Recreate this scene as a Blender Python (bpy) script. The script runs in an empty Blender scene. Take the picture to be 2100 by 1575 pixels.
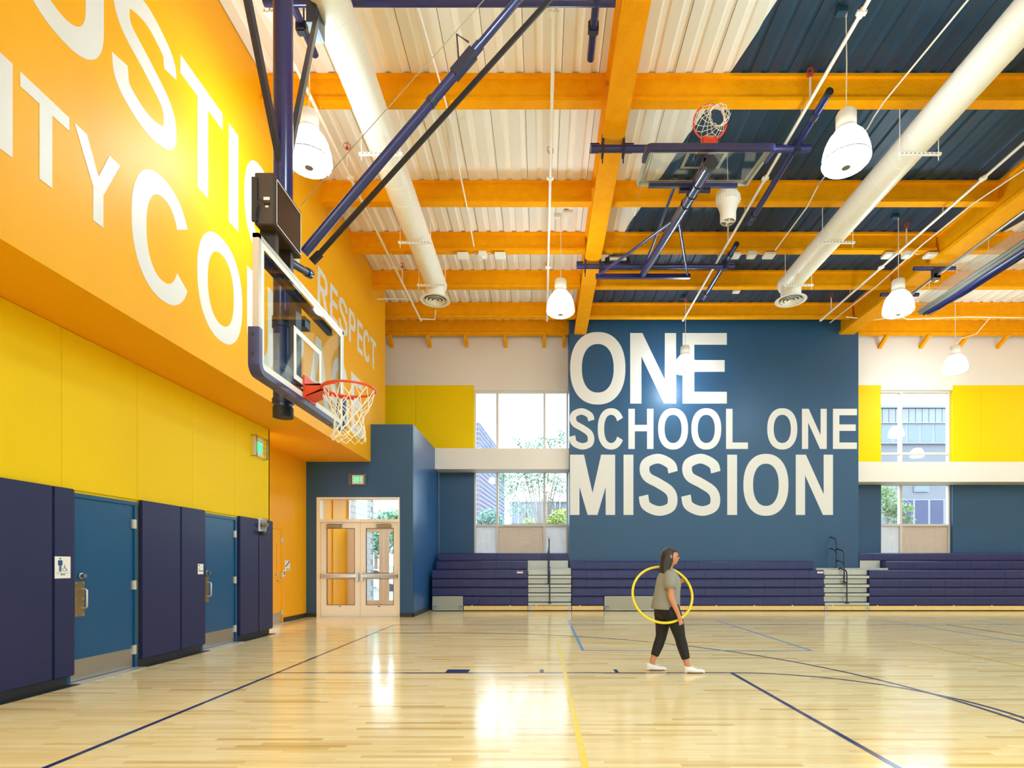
import bpy, bmesh, math, random
from mathutils import Vector, Matrix
from math import sin, cos, pi, radians, atan2, sqrt
random.seed(7)
S = bpy.context.scene
C = S.collection

# ------------------------------------------------------------------ camera, world, exposure
CAMZ = 1.4; FPX = 1130.0; VX = 1110.0; VY = 1158.0
cd = bpy.data.cameras.new('camera'); cam = bpy.data.objects.new('camera', cd); C.objects.link(cam)
cam.location = (0, 0, CAMZ); cam.rotation_euler = (pi/2, 0, 0)
cd.sensor_fit = 'HORIZONTAL'; cd.sensor_width = 36.0; cd.lens = 36.0*FPX/2100.0
cd.shift_x = -(VX-1050)/2100.0; cd.shift_y = (VY-787.5)/2100.0
cd.clip_end = 2000; S.camera = cam
w = bpy.data.worlds.new('sky'); S.world = w; w.use_nodes = True
bg = w.node_tree.nodes['Background']; bg.inputs[0].default_value = (0.70, 0.86, 1.0, 1); bg.inputs[1].default_value = 3.5
LAMP_SIDE = 20.0; LAMP_DOWN = 41.0      # high-bay lamps: most light leaves through the bottom lens
vs = S.view_settings; vs.view_transform = 'Standard'; vs.look = 'None'; vs.gamma = 1.0; vs.use_curve_mapping = False
vs.exposure = 1.06
cy = S.cycles; cy.max_bounces = 8; cy.diffuse_bounces = 5; cy.glossy_bounces = 3; cy.transmission_bounces = 6; cy.transparent_max_bounces = 16
cy.caustics_reflective = False; cy.caustics_refractive = False; cy.sample_clamp_indirect = 6.0; cy.use_adaptive_sampling = True; cy.adaptive_threshold = .03

def fx(px, Y): return (px-VX)/FPX*Y            # a photo column at a known depth -> world x
def fz(py, Y): return CAMZ+(VY-py)/FPX*Y       # a photo row at a known depth -> world z

# ------------------------------------------------------------------ materials
def lin(c):
    r = []
    for v in c[:3]:
        v = v/255.0
        r.append(v/12.92 if v <= .04045 else ((v+.055)/1.055)**2.4)
    return (r[0], r[1], r[2], 1)
M = {}
def mat(name, col, rough=.5, metal=0, spec=.5, bump=None, var=None, emit=None, coat=0):
    m = bpy.data.materials.new(name); m.use_nodes = True; nt = m.node_tree; b = nt.nodes['Principled BSDF']
    b.inputs['Base Color'].default_value = lin(col); b.inputs['Roughness'].default_value = rough
    b.inputs['Metallic'].default_value = metal; b.inputs['Specular IOR Level'].default_value = spec
    if coat: b.inputs['Coat Weight'].default_value = coat; b.inputs['Coat Roughness'].default_value = .12
    if emit: b.inputs['Emission Color'].default_value = lin(emit[0]); b.inputs['Emission Strength'].default_value = emit[1]
    if bump or var:
        g = nt.nodes.new('ShaderNodeNewGeometry')
    if var:                                     # gentle paint variation: (scale, amount)
        n = nt.nodes.new('ShaderNodeTexNoise'); n.inputs['Scale'].default_value = var[0]; n.inputs['Detail'].default_value = 4
        nt.links.new(g.outputs['Position'], n.inputs['Vector'])
        mx = nt.nodes.new('ShaderNodeMix'); mx.data_type = 'RGBA'
        c = lin(col); k = var[1]
        mx.inputs['A'].default_value = (c[0]*(1-k), c[1]*(1-k), c[2]*(1-k), 1)
        mx.inputs['B'].default_value = (min(1, c[0]*(1+k)), min(1, c[1]*(1+k)), min(1, c[2]*(1+k)), 1)
        nt.links.new(n.outputs['Fac'], mx.inputs['Factor']); nt.links.new(mx.outputs['Result'], b.inputs['Base Color'])
    if bump:                                    # (scale, strength, distance)
        n2 = nt.nodes.new('ShaderNodeTexNoise'); n2.inputs['Scale'].default_value = bump[0]; n2.inputs['Detail'].default_value = 5
        nt.links.new(g.outputs['Position'], n2.inputs['Vector'])
        bp = nt.nodes.new('ShaderNodeBump'); bp.inputs['Strength'].default_value = bump[1]; bp.inputs['Distance'].default_value = bump[2]
        nt.links.new(n2.outputs['Fac'], bp.inputs['Height']); nt.links.new(bp.outputs['Normal'], b.inputs['Normal'])
    M[name] = m; return m

mat('orange_wall', (246, 172, 14), .5, spec=.2, var=(.7, .02), bump=(60, .05, .002))
mat('yellow_wall', (246, 206, 0), .5, spec=.12, var=(.8, .02), bump=(60, .05, .002))
mat('blue_wall', (42, 80, 112), .38, spec=.4, var=(.6, .03), bump=(50, .05, .002))
mat('entry_blue_daylit', (38, 86, 136), .3, var=(.6, .03))  # wall blue with the daylight sheen of the side face put into the colour
mat('cream_wall', (236, 226, 214), .5, var=(.6, .015), bump=(60, .04, .002))
mat('letter_cream', (226, 220, 211), .45)
mat('beam_orange', (255, 162, 0), .7, spec=.1, var=(5, .16), bump=(22, .8, .016))
mat('white_paint', (240, 234, 222), .4)
mat('duct_white', (240, 233, 218), .4)
mat('navy_steel', (34, 38, 92), .22, spec=.6)
mat('dark_steel', (40, 42, 60), .35, spec=.5)
mat('black_rubber', (30, 29, 30), .55)
mat('black_plastic', (38, 33, 31), .4)
mat('brown_case', (72, 58, 50), .38, spec=.4)
mat('screen_black', (22, 22, 24), .25)
mat('navy_pad', (38, 42, 80), .45, spec=.3, bump=(180, .12, .002), var=(2, .05))
mat('navy_seat', (32, 34, 90), .36, bump=(90, .08, .002))
mat('navy_board_pad', (52, 50, 90), .35)
mat('teal_door', (22, 80, 122), .35, spec=.4, var=(1.5, .03))
mat('steel', (190, 186, 178), .32, metal=1, bump=(40, .05, .002))
mat('aluminium', (206, 202, 190), .42, metal=.65)
mat('step_metal', (186, 184, 172), .4, metal=.4, var=(9, .08))
mat('brass_plate', (176, 150, 108), .3, metal=.9)
mat('rim_orange', (228, 72, 28), .38)
mat('net_white', (240, 235, 222), .7)
mat('base_black', (42, 40, 40), .5)
mat('mullion_cream', (222, 212, 196), .42)
mat('door_cream', (236, 220, 192), .4)
mat('panel_grey', (164, 160, 142), .42)
mat('understructure', (26, 25, 28), .7)
mat('pine_wood', (232, 194, 122), .45, var=(6, .1))
mat('icon_blue', (40, 88, 140), .5)
mat('sign_white', (238, 236, 228), .45)
mat('ink_dark', (52, 56, 70), .5)
mat('sticker_red', (190, 80, 66), .5)
mat('led_green', (20, 230, 120), .5, emit=((30, 240, 130), 1.3))
mat('exit_face', (238, 232, 210), .4)
mat('wire_tan', (150, 130, 96), .4, metal=.4)
mat('skin', (206, 140, 104), .5, bump=(80, .05, .001))
mat('hair', (46, 34, 28), .45, bump=(140, .4, .003))
mat('shirt_grey', (146, 144, 132), .8, bump=(50, .2, .004))
mat('leggings_black', (22, 21, 22), .7)
mat('shoe_white', (236, 232, 226), .55)
mat('shoe_stripe', (120, 60, 56), .55)
mat('hoop_yellow', (246, 216, 30), .35)
mat('lip', (176, 92, 82), .5)
mat('eye_dark', (40, 30, 26), .3)
mat('sprinkler_red', (190, 60, 44), .4)
mat('line_navy', (40, 44, 104), .16); mat('line_yellow', (246, 216, 70), .16); mat('line_sky', (132, 180, 222), .16)
mat('vest_brick', (160, 160, 156), .6); mat('vest_tan', (238, 216, 200), .45)
mat('highrise_wall', (112, 104, 114), .7); mat('highrise_glass', (72, 78, 112), .6, spec=.1); mat('highrise_trim', (130, 130, 138), .6)
mat('grey_building', (108, 110, 126), .7, var=(.4, .08)); mat('pilaster_white', (140, 142, 148), .6)
mat('grey_brick', (112, 113, 120), .8, var=(1.2, .12)); mat('metal_panel', (122, 126, 131), .5); mat('window_blue', (104, 116, 126), .3)
mat('window_navy', (34, 42, 84), .3); mat('ground_pale', (104, 106, 102), .8, var=(.2, .1)); mat('kerb', (118, 118, 116), .8)
mat('leaf_green', (112, 150, 122), .6, var=(3, .25)); mat('leaf_pale', (128, 160, 100), .6, var=(3, .25)); mat('leaf_sage', (110, 146, 134), .6, var=(3, .2)); mat('leaf_yellow', (160, 176, 84), .6, var=(3, .2))
mat('bark', (140, 116, 100), .8, bump=(20, .4, .01))
mat('car_white', (220, 222, 226), .25); mat('car_glass', (40, 46, 54), .1)
mat('shade_white', (250, 250, 248), .4, emit=((214, 241, 255), LAMP_SIDE)); mat('lens_white', (250, 250, 248), .4, emit=((214, 241, 255), LAMP_DOWN))
mat('lens_grey', (120, 118, 122), .4)
mat('curtain_grey', (118, 113, 98), .55, bump=(12, .2, .01))

def glass(name, tint, refl=1.0, ior=1.5):
    m = bpy.data.materials.new(name); m.use_nodes = True; nt = m.node_tree; nt.nodes.clear()
    o = nt.nodes.new('ShaderNodeOutputMaterial'); t = nt.nodes.new('ShaderNodeBsdfTransparent'); t.inputs[0].default_value = tint
    g = nt.nodes.new('ShaderNodeBsdfGlossy'); g.inputs['Roughness'].default_value = .02
    ge_ = nt.nodes.new('ShaderNodeNewGeometry'); dt = nt.nodes.new('ShaderNodeVectorMath'); dt.operation = 'DOT_PRODUCT'
    nt.links.new(ge_.outputs['Normal'], dt.inputs[0]); nt.links.new(ge_.outputs['Incoming'], dt.inputs[1])
    def mth(op, a, b):
        n = nt.nodes.new('ShaderNodeMath'); n.operation = op
        for i, v in enumerate((a, b)):
            if v is None: continue
            if isinstance(v, (int, float)): n.inputs[i].default_value = v
            else: nt.links.new(v, n.inputs[i])
        return n.outputs[0]
    f0 = ((ior-1)/(ior+1))**2
    f5 = mth('POWER', mth('SUBTRACT', 1.0, mth('ABSOLUTE', dt.outputs['Value'], None)), 5.0)
    fr = mth('ADD', mth('MULTIPLY', f5, 1-f0), f0)                 # Schlick reflectance, same from both sides
    mx = nt.nodes.new('ShaderNodeMixShader')
    nt.links.new(fr, mx.inputs[0]); nt.links.new(t.outputs[0], mx.inputs[1]); nt.links.new(g.outputs[0], mx.inputs[2]); nt.links.new(mx.outputs[0], o.inputs[0])
    M[name] = m
glass('window_glass', (.96, .98, .98, 1)); glass('board_glass', (.90, .93, .91, 1), ior=1.5); glass('clear_plastic', (.93, .93, .93, 1), ior=1.7)

def mesh_vinyl():
    m = bpy.data.materials.new('curtain_mesh'); m.use_nodes = True; nt = m.node_tree; b = nt.nodes['Principled BSDF']; o = nt.nodes['Material Output']
    b.inputs['Base Color'].default_value = lin((150, 141, 124)); b.inputs['Roughness'].default_value = .6
    t = nt.nodes.new('ShaderNodeBsdfTransparent'); mx = nt.nodes.new('ShaderNodeMixShader'); mx.inputs[0].default_value = .5
    nt.links.new(t.outputs[0], mx.inputs[1]); nt.links.new(b.outputs[0], mx.inputs[2]); nt.links.new(mx.outputs[0], o.inputs[0]); M['curtain_mesh'] = m
mesh_vinyl()

def frosted():
    # translucent woven interlayer panels below the windows
    for nm, c in (('woven_white', (236, 232, 230)), ('woven_tan', (226, 206, 186))):
        m = bpy.data.materials.new(nm); m.use_nodes = True; nt = m.node_tree; b = nt.nodes['Principled BSDF']; o = nt.nodes['Material Output']
        g = nt.nodes.new('ShaderNodeNewGeometry')
        mp1 = nt.nodes.new('ShaderNodeMapping'); mp1.inputs['Scale'].default_value = (2, 2, 60)
        n1 = nt.nodes.new('ShaderNodeTexNoise'); n1.inputs['Scale'].default_value = 1.5; n1.inputs['Detail'].default_value = 6
        mp2 = nt.nodes.new('ShaderNodeMapping'); mp2.inputs['Scale'].default_value = (50, 2, 1)
        n2 = nt.nodes.new('ShaderNodeTexNoise'); n2.inputs['Scale'].default_value = 1.5; n2.inputs['Detail'].default_value = 6
        for mp, n in ((mp1, n1), (mp2, n2)):
            nt.links.new(g.outputs['Position'], mp.inputs['Vector']); nt.links.new(mp.outputs[0], n.inputs['Vector'])
        a = nt.nodes.new('ShaderNodeMath'); a.operation = 'ADD'
        nt.links.new(n1.outputs['Fac'], a.inputs[0]); nt.links.new(n2.outputs['Fac'], a.inputs[1])
        r = nt.nodes.new('ShaderNodeValToRGB'); k = lin(c)
        r.color_ramp.elements[0].position = .35; r.color_ramp.elements[0].color = (k[0]*.72, k[1]*.72, k[2]*.72, 1)
        r.color_ramp.elements[1].position = .65; r.color_ramp.elements[1].color = k
        d = nt.nodes.new('ShaderNodeMath'); d.operation = 'MULTIPLY'; d.inputs[1].default_value = .5
        nt.links.new(a.outputs[0], d.inputs[0]); nt.links.new(d.outputs[0], r.inputs[0])
        tr = nt.nodes.new('ShaderNodeBsdfTranslucent'); mx = nt.nodes.new('ShaderNodeMixShader'); mx.inputs[0].default_value = .45
        nt.links.new(r.outputs[0], b.inputs['Base Color']); nt.links.new(r.outputs[0], tr.inputs['Color'])
        nt.links.new(b.outputs[0], mx.inputs[1]); nt.links.new(tr.outputs[0], mx.inputs[2]); nt.links.new(mx.outputs[0], o.inputs[0])
        b.inputs['Roughness'].default_value = .35
        M[nm] = m
frosted()

def maple():
    m = bpy.data.materials.new('maple_floor'); m.use_nodes = True; nt = m.node_tree; b = nt.nodes['Principled BSDF']; N = nt.nodes.new; L = nt.links.new
    g = N('ShaderNodeNewGeometry'); s = N('ShaderNodeSeparateXYZ'); L(g.outputs['Position'], s.inputs[0])
    def math_(op, a, bb=None):
        n = N('ShaderNodeMath'); n.operation = op
        for i, v in enumerate((a, bb)):
            if v is None: continue
            if isinstance(v, (int, float)): n.inputs[i].default_value = v
            else: L(v, n.inputs[i])
        return n.outputs[0]
    rowf = math_('DIVIDE', s.outputs[1], .057); row = math_('FLOOR', rowf)
    wn = N('ShaderNodeTexWhiteNoise'); wn.noise_dimensions = '1D'; L(row, wn.inputs['W'])
    off = math_('MULTIPLY', wn.outputs['Value'], 7.0)
    xx = math_('ADD', s.outputs[0], off); colf = math_('DIVIDE', xx, .85); col = math_('FLOOR', colf)
    cv = N('ShaderNodeCombineXYZ'); L(row, cv.inputs[0]); L(col, cv.inputs[1])
    w2 = N('ShaderNodeTexWhiteNoise'); w2.noise_dimensions = '2D'; L(cv.outputs[0], w2.inputs['Vector'])
    rp = N('ShaderNodeValToRGB'); e = rp.color_ramp.elements
    e[0].position = 0; e[0].color = lin((212, 178, 114)); e[1].position = 1; e[1].color = lin((247, 228, 176))
    for p, c in ((.05, (224, 192, 129)), (.14, (237, 209, 149)), (.5, (243, 219, 162)), (.8, (246, 225, 171))):
        k = rp.color_ramp.elements.new(p); k.color = lin(c)
    L(w2.outputs['Value'], rp.inputs[0])
    mp = N('ShaderNodeMapping'); mp.inputs['Scale'].default_value = (1.3, 26, 1); L(g.outputs['Position'], mp.inputs['Vector'])
    nz = N('ShaderNodeTexNoise'); nz.inputs['Scale'].default_value = 1.6; nz.inputs['Detail'].default_value = 6; nz.inputs['Roughness'].default_value = .6; L(mp.outputs[0], nz.inputs['Vector'])
    gr = N('ShaderNodeValToRGB'); gr.color_ramp.elements[0].position = .28; gr.color_ramp.elements[0].color = (.80, .74, .64, 1); gr.color_ramp.elements[1].position = .5; gr.color_ramp.elements[1].color = (1, 1, 1, 1)
    L(nz.outputs['Fac'], gr.inputs[0])
    mx = N('ShaderNodeMix'); mx.data_type = 'RGBA'; mx.blend_type = 'MULTIPLY'; mx.inputs['Factor'].default_value = .7
    L(rp.outputs[0], mx.inputs['A']); L(gr.outputs[0], mx.inputs['B'])
    # hairline joints
    fr = math_('FRACT', rowf); j = math_('LESS_THAN', fr, .03); fc = math_('FRACT', colf); j2 = math_('LESS_THAN', fc, .003)
    jj = math_('MAXIMUM', j, j2); jm = math_('MULTIPLY', jj, .28)
    m2 = N('ShaderNodeMix'); m2.data_type = 'RGBA'; L(jm, m2.inputs['Factor']); L(mx.outputs['Result'], m2.inputs['A']); m2.inputs['B'].default_value = lin((140, 100, 60))
    L(m2.outputs['Result'], b.inputs['Base Color'])
    b.inputs['Roughness'].default_value = .13; b.inputs['Specular IOR Level'].default_value = .25
    mb = N('ShaderNodeMapping'); mb.inputs['Scale'].default_value = (.9, 9, 1); L(g.outputs['Position'], mb.inputs['Vector'])
    nb = N('ShaderNodeTexNoise'); nb.inputs['Scale'].default_value = 1.1; nb.inputs['Detail'].default_value = 3; L(mb.outputs[0], nb.inputs['Vector'])
    bp = N('ShaderNodeBump'); bp.inputs['Strength'].default_value = .12; bp.inputs['Distance'].default_value = .006; L(nb.outputs['Fac'], bp.inputs['Height']); L(bp.outputs[0], b.inputs['Normal'])
    M['maple_floor'] = m
maple()

def deck_paint(name, white, blue):
    # white roof deck with one broad dark blue painted band running diagonally across it
    m = bpy.data.materials.new(name); m.use_nodes = True; nt = m.node_tree; b = nt.nodes['Principled BSDF']; N = nt.nodes.new; L = nt.links.new
    g = N('ShaderNodeNewGeometry'); s = N('ShaderNodeSeparateXYZ'); L(g.outputs['Position'], s.inputs[0])
    k = N('ShaderNodeMath'); k.operation = 'MULTIPLY_ADD'; L(s.outputs[1], k.inputs[0]); k.inputs[1].default_value = .25; L(s.outputs[0], k.inputs[2])
    a = N('ShaderNodeMath'); a.operation = 'GREATER_THAN'; L(k.outputs[0], a.inputs[0]); a.inputs[1].default_value = 5.295
    c = N('ShaderNodeMath'); c.operation = 'LESS_THAN'; L(k.outputs[0], c.inputs[0]); c.inputs[1].default_value = 14.35
    d = N('ShaderNodeMath'); d.operation = 'MULTIPLY'; L(a.outputs[0], d.inputs[0]); L(c.outputs[0], d.inputs[1])
    mx = N('ShaderNodeMix'); mx.data_type = 'RGBA'; L(d.outputs[0], mx.inputs['Factor'])
    mx.inputs['A'].default_value = lin(white); mx.inputs['B'].default_value = lin(blue)
    L(mx.outputs['Result'], b.inputs['Base Color']); b.inputs['Roughness'].default_value = .5
    M[name] = m
deck_paint('deck_paint', (246, 242, 234), (30, 66, 94)); deck_paint('deck_perforated', (234, 230, 220), (24, 55, 80))   # smooth flutes, perforated flats

# ------------------------------------------------------------------ mesh helpers
ORG = {}
class MB:
    def __init__(s, T=None): s.v = []; s.f = []; s.T = T
    def add(s, vs_, fs):
        n = len(s.v)
        s.v += [Vector(s.T(p)) if s.T else Vector(p) for p in vs_]
        s.f += [tuple(i+n for i in f) for f in fs]; return s
    def box(s, x0, x1, y0, y1, z0, z1):
        p = [(x0,y0,z0),(x1,y0,z0),(x1,y1,z0),(x0,y1,z0),(x0,y0,z1),(x1,y0,z1),(x1,y1,z1),(x0,y1,z1)]
        return s.add(p, [(0,3,2,1),(4,5,6,7),(0,1,5,4),(1,2,6,5),(2,3,7,6),(3,0,4,7)])
    def tube(s, pts, r, seg=10, caps=True, closed=False):
        pts = [Vector(p) for p in pts]; n = len(pts); rs = r if isinstance(r, (list, tuple)) else [r]*n
        V = []; F = []; u = None
        for i, p in enumerate(pts):
            if closed: t = pts[(i+1) % n]-pts[i-1]
            else: t = pts[min(i+1, n-1)]-pts[max(i-1, 0)]
            if t.length < 1e-9: t = Vector((0, 0, 1))
            t.normalize()
            if u is None:
                a = Vector((0, 0, 1)) if abs(t.z) < .9 else Vector((1, 0, 0)); u = t.cross(a).normalized()
            else:
                u = (u-t*u.dot(t))
                u = u.normalized() if u.length > 1e-6 else t.orthogonal().normalized()
            b = t.cross(u)
            for k in range(seg):
                q = 2*pi*k/seg; V.append(p+(u*cos(q)+b*sin(q))*rs[i])
        m = n if closed else n-1
        for i in range(m):
            for k in range(seg):
                a = i*seg+k; bq = i*seg+(k+1) % seg; c = ((i+1) % n)*seg+(k+1) % seg; d = ((i+1) % n)*seg+k
                F.append((a, d, c, bq))
        if caps and not closed:
            F.append(tuple(range(seg))); F.append(tuple(reversed(range((n-1)*seg, n*seg))))
        return s.add(V, F)
    def bar(s, a, b, w, h):      # rectangular bar from a to b
        a = Vector(a); b = Vector(b); t = (b-a).normalized(); up = Vector((0, 0, 1)) if abs(t.z) < .95 else Vector((0, 1, 0))
        u = t.cross(up).normalized(); q = u.cross(t); V = []
        for p in (a, b):
            for su, sq in ((-1,-1),(1,-1),(1,1),(-1,1)): V.append(p+u*su*w/2+q*sq*h/2)
        return s.add(V, [(0,1,2,3),(7,6,5,4),(0,4,5,1),(1,5,6,2),(2,6,7,3),(3,7,4,0)])
    def lathe(s, c, prof, seg=20, caps=True):
        V = []; F = []; n = len(prof)
        for r, z in prof:
            for k in range(seg): V.append((c[0]+r*cos(2*pi*k/seg), c[1]+r*sin(2*pi*k/seg), c[2]+z))
        for i in range(n-1):
            for k in range(seg): F.append((i*seg+k, i*seg+(k+1) % seg, (i+1)*seg+(k+1) % seg, (i+1)*seg+k))
        if caps: F.append(tuple(reversed(range(seg)))); F.append(tuple(range((n-1)*seg, n*seg)))
        return s.add(V, F)
    def loft(s, rings, seg=16, caps=True):   # rings: (cx,cy,cz,rx,ry) horizontal ellipses
        V = []; F = []; n = len(rings)
        for cx, cy_, cz, rx, ry in rings:
            for k in range(seg): V.append((cx+rx*cos(2*pi*k/seg), cy_+ry*sin(2*pi*k/seg), cz))
        for i in range(n-1):
            for k in range(seg): F.append((i*seg+k, i*seg+(k+1) % seg, (i+1)*seg+(k+1) % seg, (i+1)*seg+k))
        if caps: F.append(tuple(reversed(range(seg)))); F.append(tuple(range((n-1)*seg, n*seg)))
        return s.add(V, F)
    def prism(s, poly, fn, d0, d1):   # poly of (a,b); fn(a,b,d)->xyz
        n = len(poly); V = [fn(a, b, d0) for a, b in poly]+[fn(a, b, d1) for a, b in poly]
        return s.add(V, [tuple(range(n)), tuple(reversed(range(n, 2*n)))]+[(i, n+i, n+(i+1) % n, (i+1) % n) for i in range(n)])
    def build(s, name, m, parent=None, smooth=False, bevel=0, at=None, sharp=40):
        org = Vector((0, 0, 0))
        if parent is not None: org = ORG[parent]
        if at is not None: org = Vector(at)
        me = bpy.data.meshes.new(name); me.from_pydata([tuple(v-org) for v in s.v], [], s.f)
        bm = bmesh.new(); bm.from_mesh(me)
        if bevel: bmesh.ops.bevel(bm, geom=bm.edges[:], offset=bevel, segments=2, affect='EDGES', clamp_overlap=True)
        bmesh.ops.recalc_face_normals(bm, faces=bm.faces); bm.to_mesh(me); bm.free()
        me.materials.append(M[m])
        if smooth: me.shade_smooth(); me.set_sharp_from_angle(angle=radians(sharp))
        o = bpy.data.objects.new(name, me); C.objects.link(o)
        if parent is not None: o.parent = parent
        else: o.location = org
        ORG[o] = org
        return o
def box(x0, x1, y0, y1, z0, z1): return MB().box(x0, x1, y0, y1, z0, z1)
def tube(p, r, seg=10): return MB().tube(p, r, seg)
def tag(o, label=None, cat=None, group=None, kind=None):
    if label: o['label'] = label
    if cat: o['category'] = cat
    if group: o['group'] = group
    if kind: o['kind'] = kind
    return o
def thing(name, loc, label, cat, group=None, kind=None):
    o = bpy.data.objects.new(name, None); C.objects.link(o); o.location = loc; o.empty_display_size = .1; ORG[o] = Vector(loc)
    return tag(o, label, cat, group, kind)
def copy_tree(o, parent=None, loc=None):
    c = o.copy(); C.objects.link(c); c.parent = parent
    if loc is not None: c.location = loc; ORG[c] = Vector(loc)
    for ch in o.children: copy_tree(ch, c)
    return c
def clone(o, parent, loc):       # single-mesh copy, shares mesh data
    c = o.copy(); C.objects.link(c); c.parent = parent; c.location = loc; return c
def structure(o): o['kind'] = 'structure'; return o
def arc(c, r, a0, a1, n): return [(c[0]+r*cos(a0+(a1-a0)*i/n), c[1]+r*sin(a0+(a1-a0)*i/n)) for i in range(n+1)]

# ------------------------------------------------------------------ lettering (own glyph outlines)
def sup(t, rx, ry, e=2.25):
    c, s_ = cos(t), sin(t); return (rx*math.copysign(abs(c)**(2/e), c), ry*math.copysign(abs(s_)**(2/e), s_))
def ring_strip(cx, cy_, rx, ry, th, tv, a0, a1, n=40):
    out = []; inn = []
    for i in range(n+1):
        t = a0+(a1-a0)*i/n; x, y = sup(t, rx, ry); out.append((cx+x, cy_+y)); x, y = sup(t, rx-th, ry-tv); inn.append((cx+x, cy_+y))
    return [(out[i], out[i+1], inn[i+1], inn[i]) for i in range(n)]
def stroke(pts, t):
    # smooth stroke through control points (Catmull-Rom)
    P = [Vector((p[0], p[1])) for p in pts]; P = [2*P[0]-P[1]]+P+[2*P[-1]-P[-2]]; Q = []
    for i in range(1, len(P)-2):
        for k in range(10):
            u = k/10; a, b, c, d = P[i-1], P[i], P[i+1], P[i+2]
            Q.append(.5*((2*b)+(-a+c)*u+(2*a-5*b+4*c-d)*u*u+(-a+3*b-3*c+d)*u**3))
    Q.append(P[-2]); L = []; R = []
    for i, q in enumerate(Q):
        d = (Q[min(i+1, len(Q)-1)]-Q[max(i-1, 0)]).normalized(); n = Vector((-d.y, d.x)); L.append(q+n*t/2); R.append(q-n*t/2)
    return [(tuple(L[i]), tuple(L[i+1]), tuple(R[i+1]), tuple(R[i])) for i in range(len(Q)-1)]
def rect(x0, x1, y0, y1): return [(x0, y0), (x1, y0), (x1, y1), (x0, y1)]
def glyph(ch, w, t=.16):
    o = .014
    if ch == 'I': return [rect(0, w, 0, 1)]
    if ch == 'L': return [rect(0, t, 0, 1), rect(0, w, 0, t)]
    if ch == 'E': return [rect(0, t, 0, 1), rect(0, w, 0, t), rect(0, w, 1-t, 1), rect(0, w*.95, .45, .45+t)]
    if ch == 'H': return [rect(0, t, 0, 1), rect(w-t, w, 0, 1), rect(0, w, .44, .44+t)]
    if ch == 'T': return [rect(0, w, 1-t, 1), rect(w/2-t/2, w/2+t/2, 0, 1)]
    if ch == 'N': return [rect(0, t*.96, 0, 1), rect(w-t*.96, w, 0, 1), [(0, 1), (t*1.04, 1), (w, 0), (w-t*1.04, 0)]]
    if ch == 'M':
        k = t*.98; return [rect(0, k, 0, 1), rect(w-k, w, 0, 1), [(0, 1), (w*.31, 1), (w*.5+k*.52, 0), (w*.5-k*.52, 0)], [(w, 1), (w*.5+k*.52, 0), (w*.5-k*.52, 0), (w*.69, 1)]]
    if ch == 'O': return ring_strip(w/2, .5, w/2, .5+o, t, t*1.02, 0, 2*pi, 64)
    if ch == 'C': return ring_strip(w/2, .5, w/2, .5+o, t, t*1.02, radians(30), radians(330), 56)
    if ch == 'G': return ring_strip(w/2, .5, w/2, .5+o, t, t*1.02, radians(32), radians(325), 56)+[rect(w*.52, w, .38, .38+t*.95), rect(w-t*.9, w, .12, .5)]
    if ch == 'S':
        h = t/2; return stroke([(w-h*.9, .71), (w-h*1.45, .84), (w*.5, 1+o-h), (h*1.5, .87), (h, .745), (h*1.7, .625), (w*.5, .525), (w-h*1.7, .405), (w-h, .27), (w-h*1.5, .125), (w*.5, h-o), (h*1.35, .155), (h*.75, .32)], t)
    if ch == 'U': return [rect(0, t, .36, 1), rect(w-t, w, .36, 1)]+ring_strip(w/2, .37, w/2, .37+o, t, t*1.02, pi, 2*pi, 32)
    if ch == 'J': return [rect(w-t, w, .36, 1)]+ring_strip(w/2, .33, w/2, .33+o, t, t, pi, 2*pi, 28)
    if ch in 'PR':
        b = [rect(0, t, 0, 1), rect(0, w*.55, 1-t*.95, 1), rect(0, w*.55, .42, .42+t*.95)]+ring_strip(w*.55, .71, w*.43, .29, t, t*.95, -pi/2, pi/2, 24)
        if ch == 'R': b.append([(w*.38, .44), (w*.66, .44), (w*1.03, 0), (w*.76, 0)])
        return b
    if ch == 'B':
        return [rect(0, t, 0, 1)]+[rect(0, w*.55, a, a+t*.9) for a in (0, .455, 1-t*.9)]+ring_strip(w*.55, .75, w*.40, .25, t, t*.9, -pi/2, pi/2, 16)+ring_strip(w*.55, .28, w*.45, .28, t, t*.9, -pi/2, pi/2, 16)
    if ch == 'A': return [[(0, 0), (t*1.1, 0), (w/2+t*.5, 1), (w/2-t*.55, 1)], [(w, 0), (w/2+t*.55, 1), (w/2-t*.5, 1), (w-t*1.1, 0)], rect(w*.22, w*.78, .22, .22+t*.95)]
    if ch == 'Y': return [rect(w/2-t/2, w/2+t/2, 0, .46), [(0, 1), (t*1.12, 1), (w/2+t/2, .42), (w/2-t/2, .42)], [(w, 1), (w/2+t/2, .42), (w/2-t/2, .42), (w-t*1.12, 1)]]
    if ch == 'X': return [[(0, 0), (t*1.2, 0), (w, 1), (w-t*1.2, 1)], [(w, 0), (w-t*1.2, 0), (0, 1), (t*1.2, 1)]]
    return []
def letter(ch, a0, a1, b0, b1, fn, d0, d1, m, parent, t=.16, name='letter'):
    """letter spanning a0..a1 across, b0..b1 up, fn(a,b,d)->xyz"""
    h = b1-b0; w_ = abs(a1-a0)/h; sg = 1 if a1 > a0 else -1; mb = MB()
    k = 0
    for poly in glyph(ch, w_, t):
        e = 0.0
        if isinstance(poly, list): k += 1; e = .0005*k          # overlapping strokes sit a hair apart
        mb.prism([(a0+sg*p[0]*h, b0+p[1]*h) for p in poly], fn, d0, d1+e*(d1-d0)/.003)
    return mb.build(name, m, parent)

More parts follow.
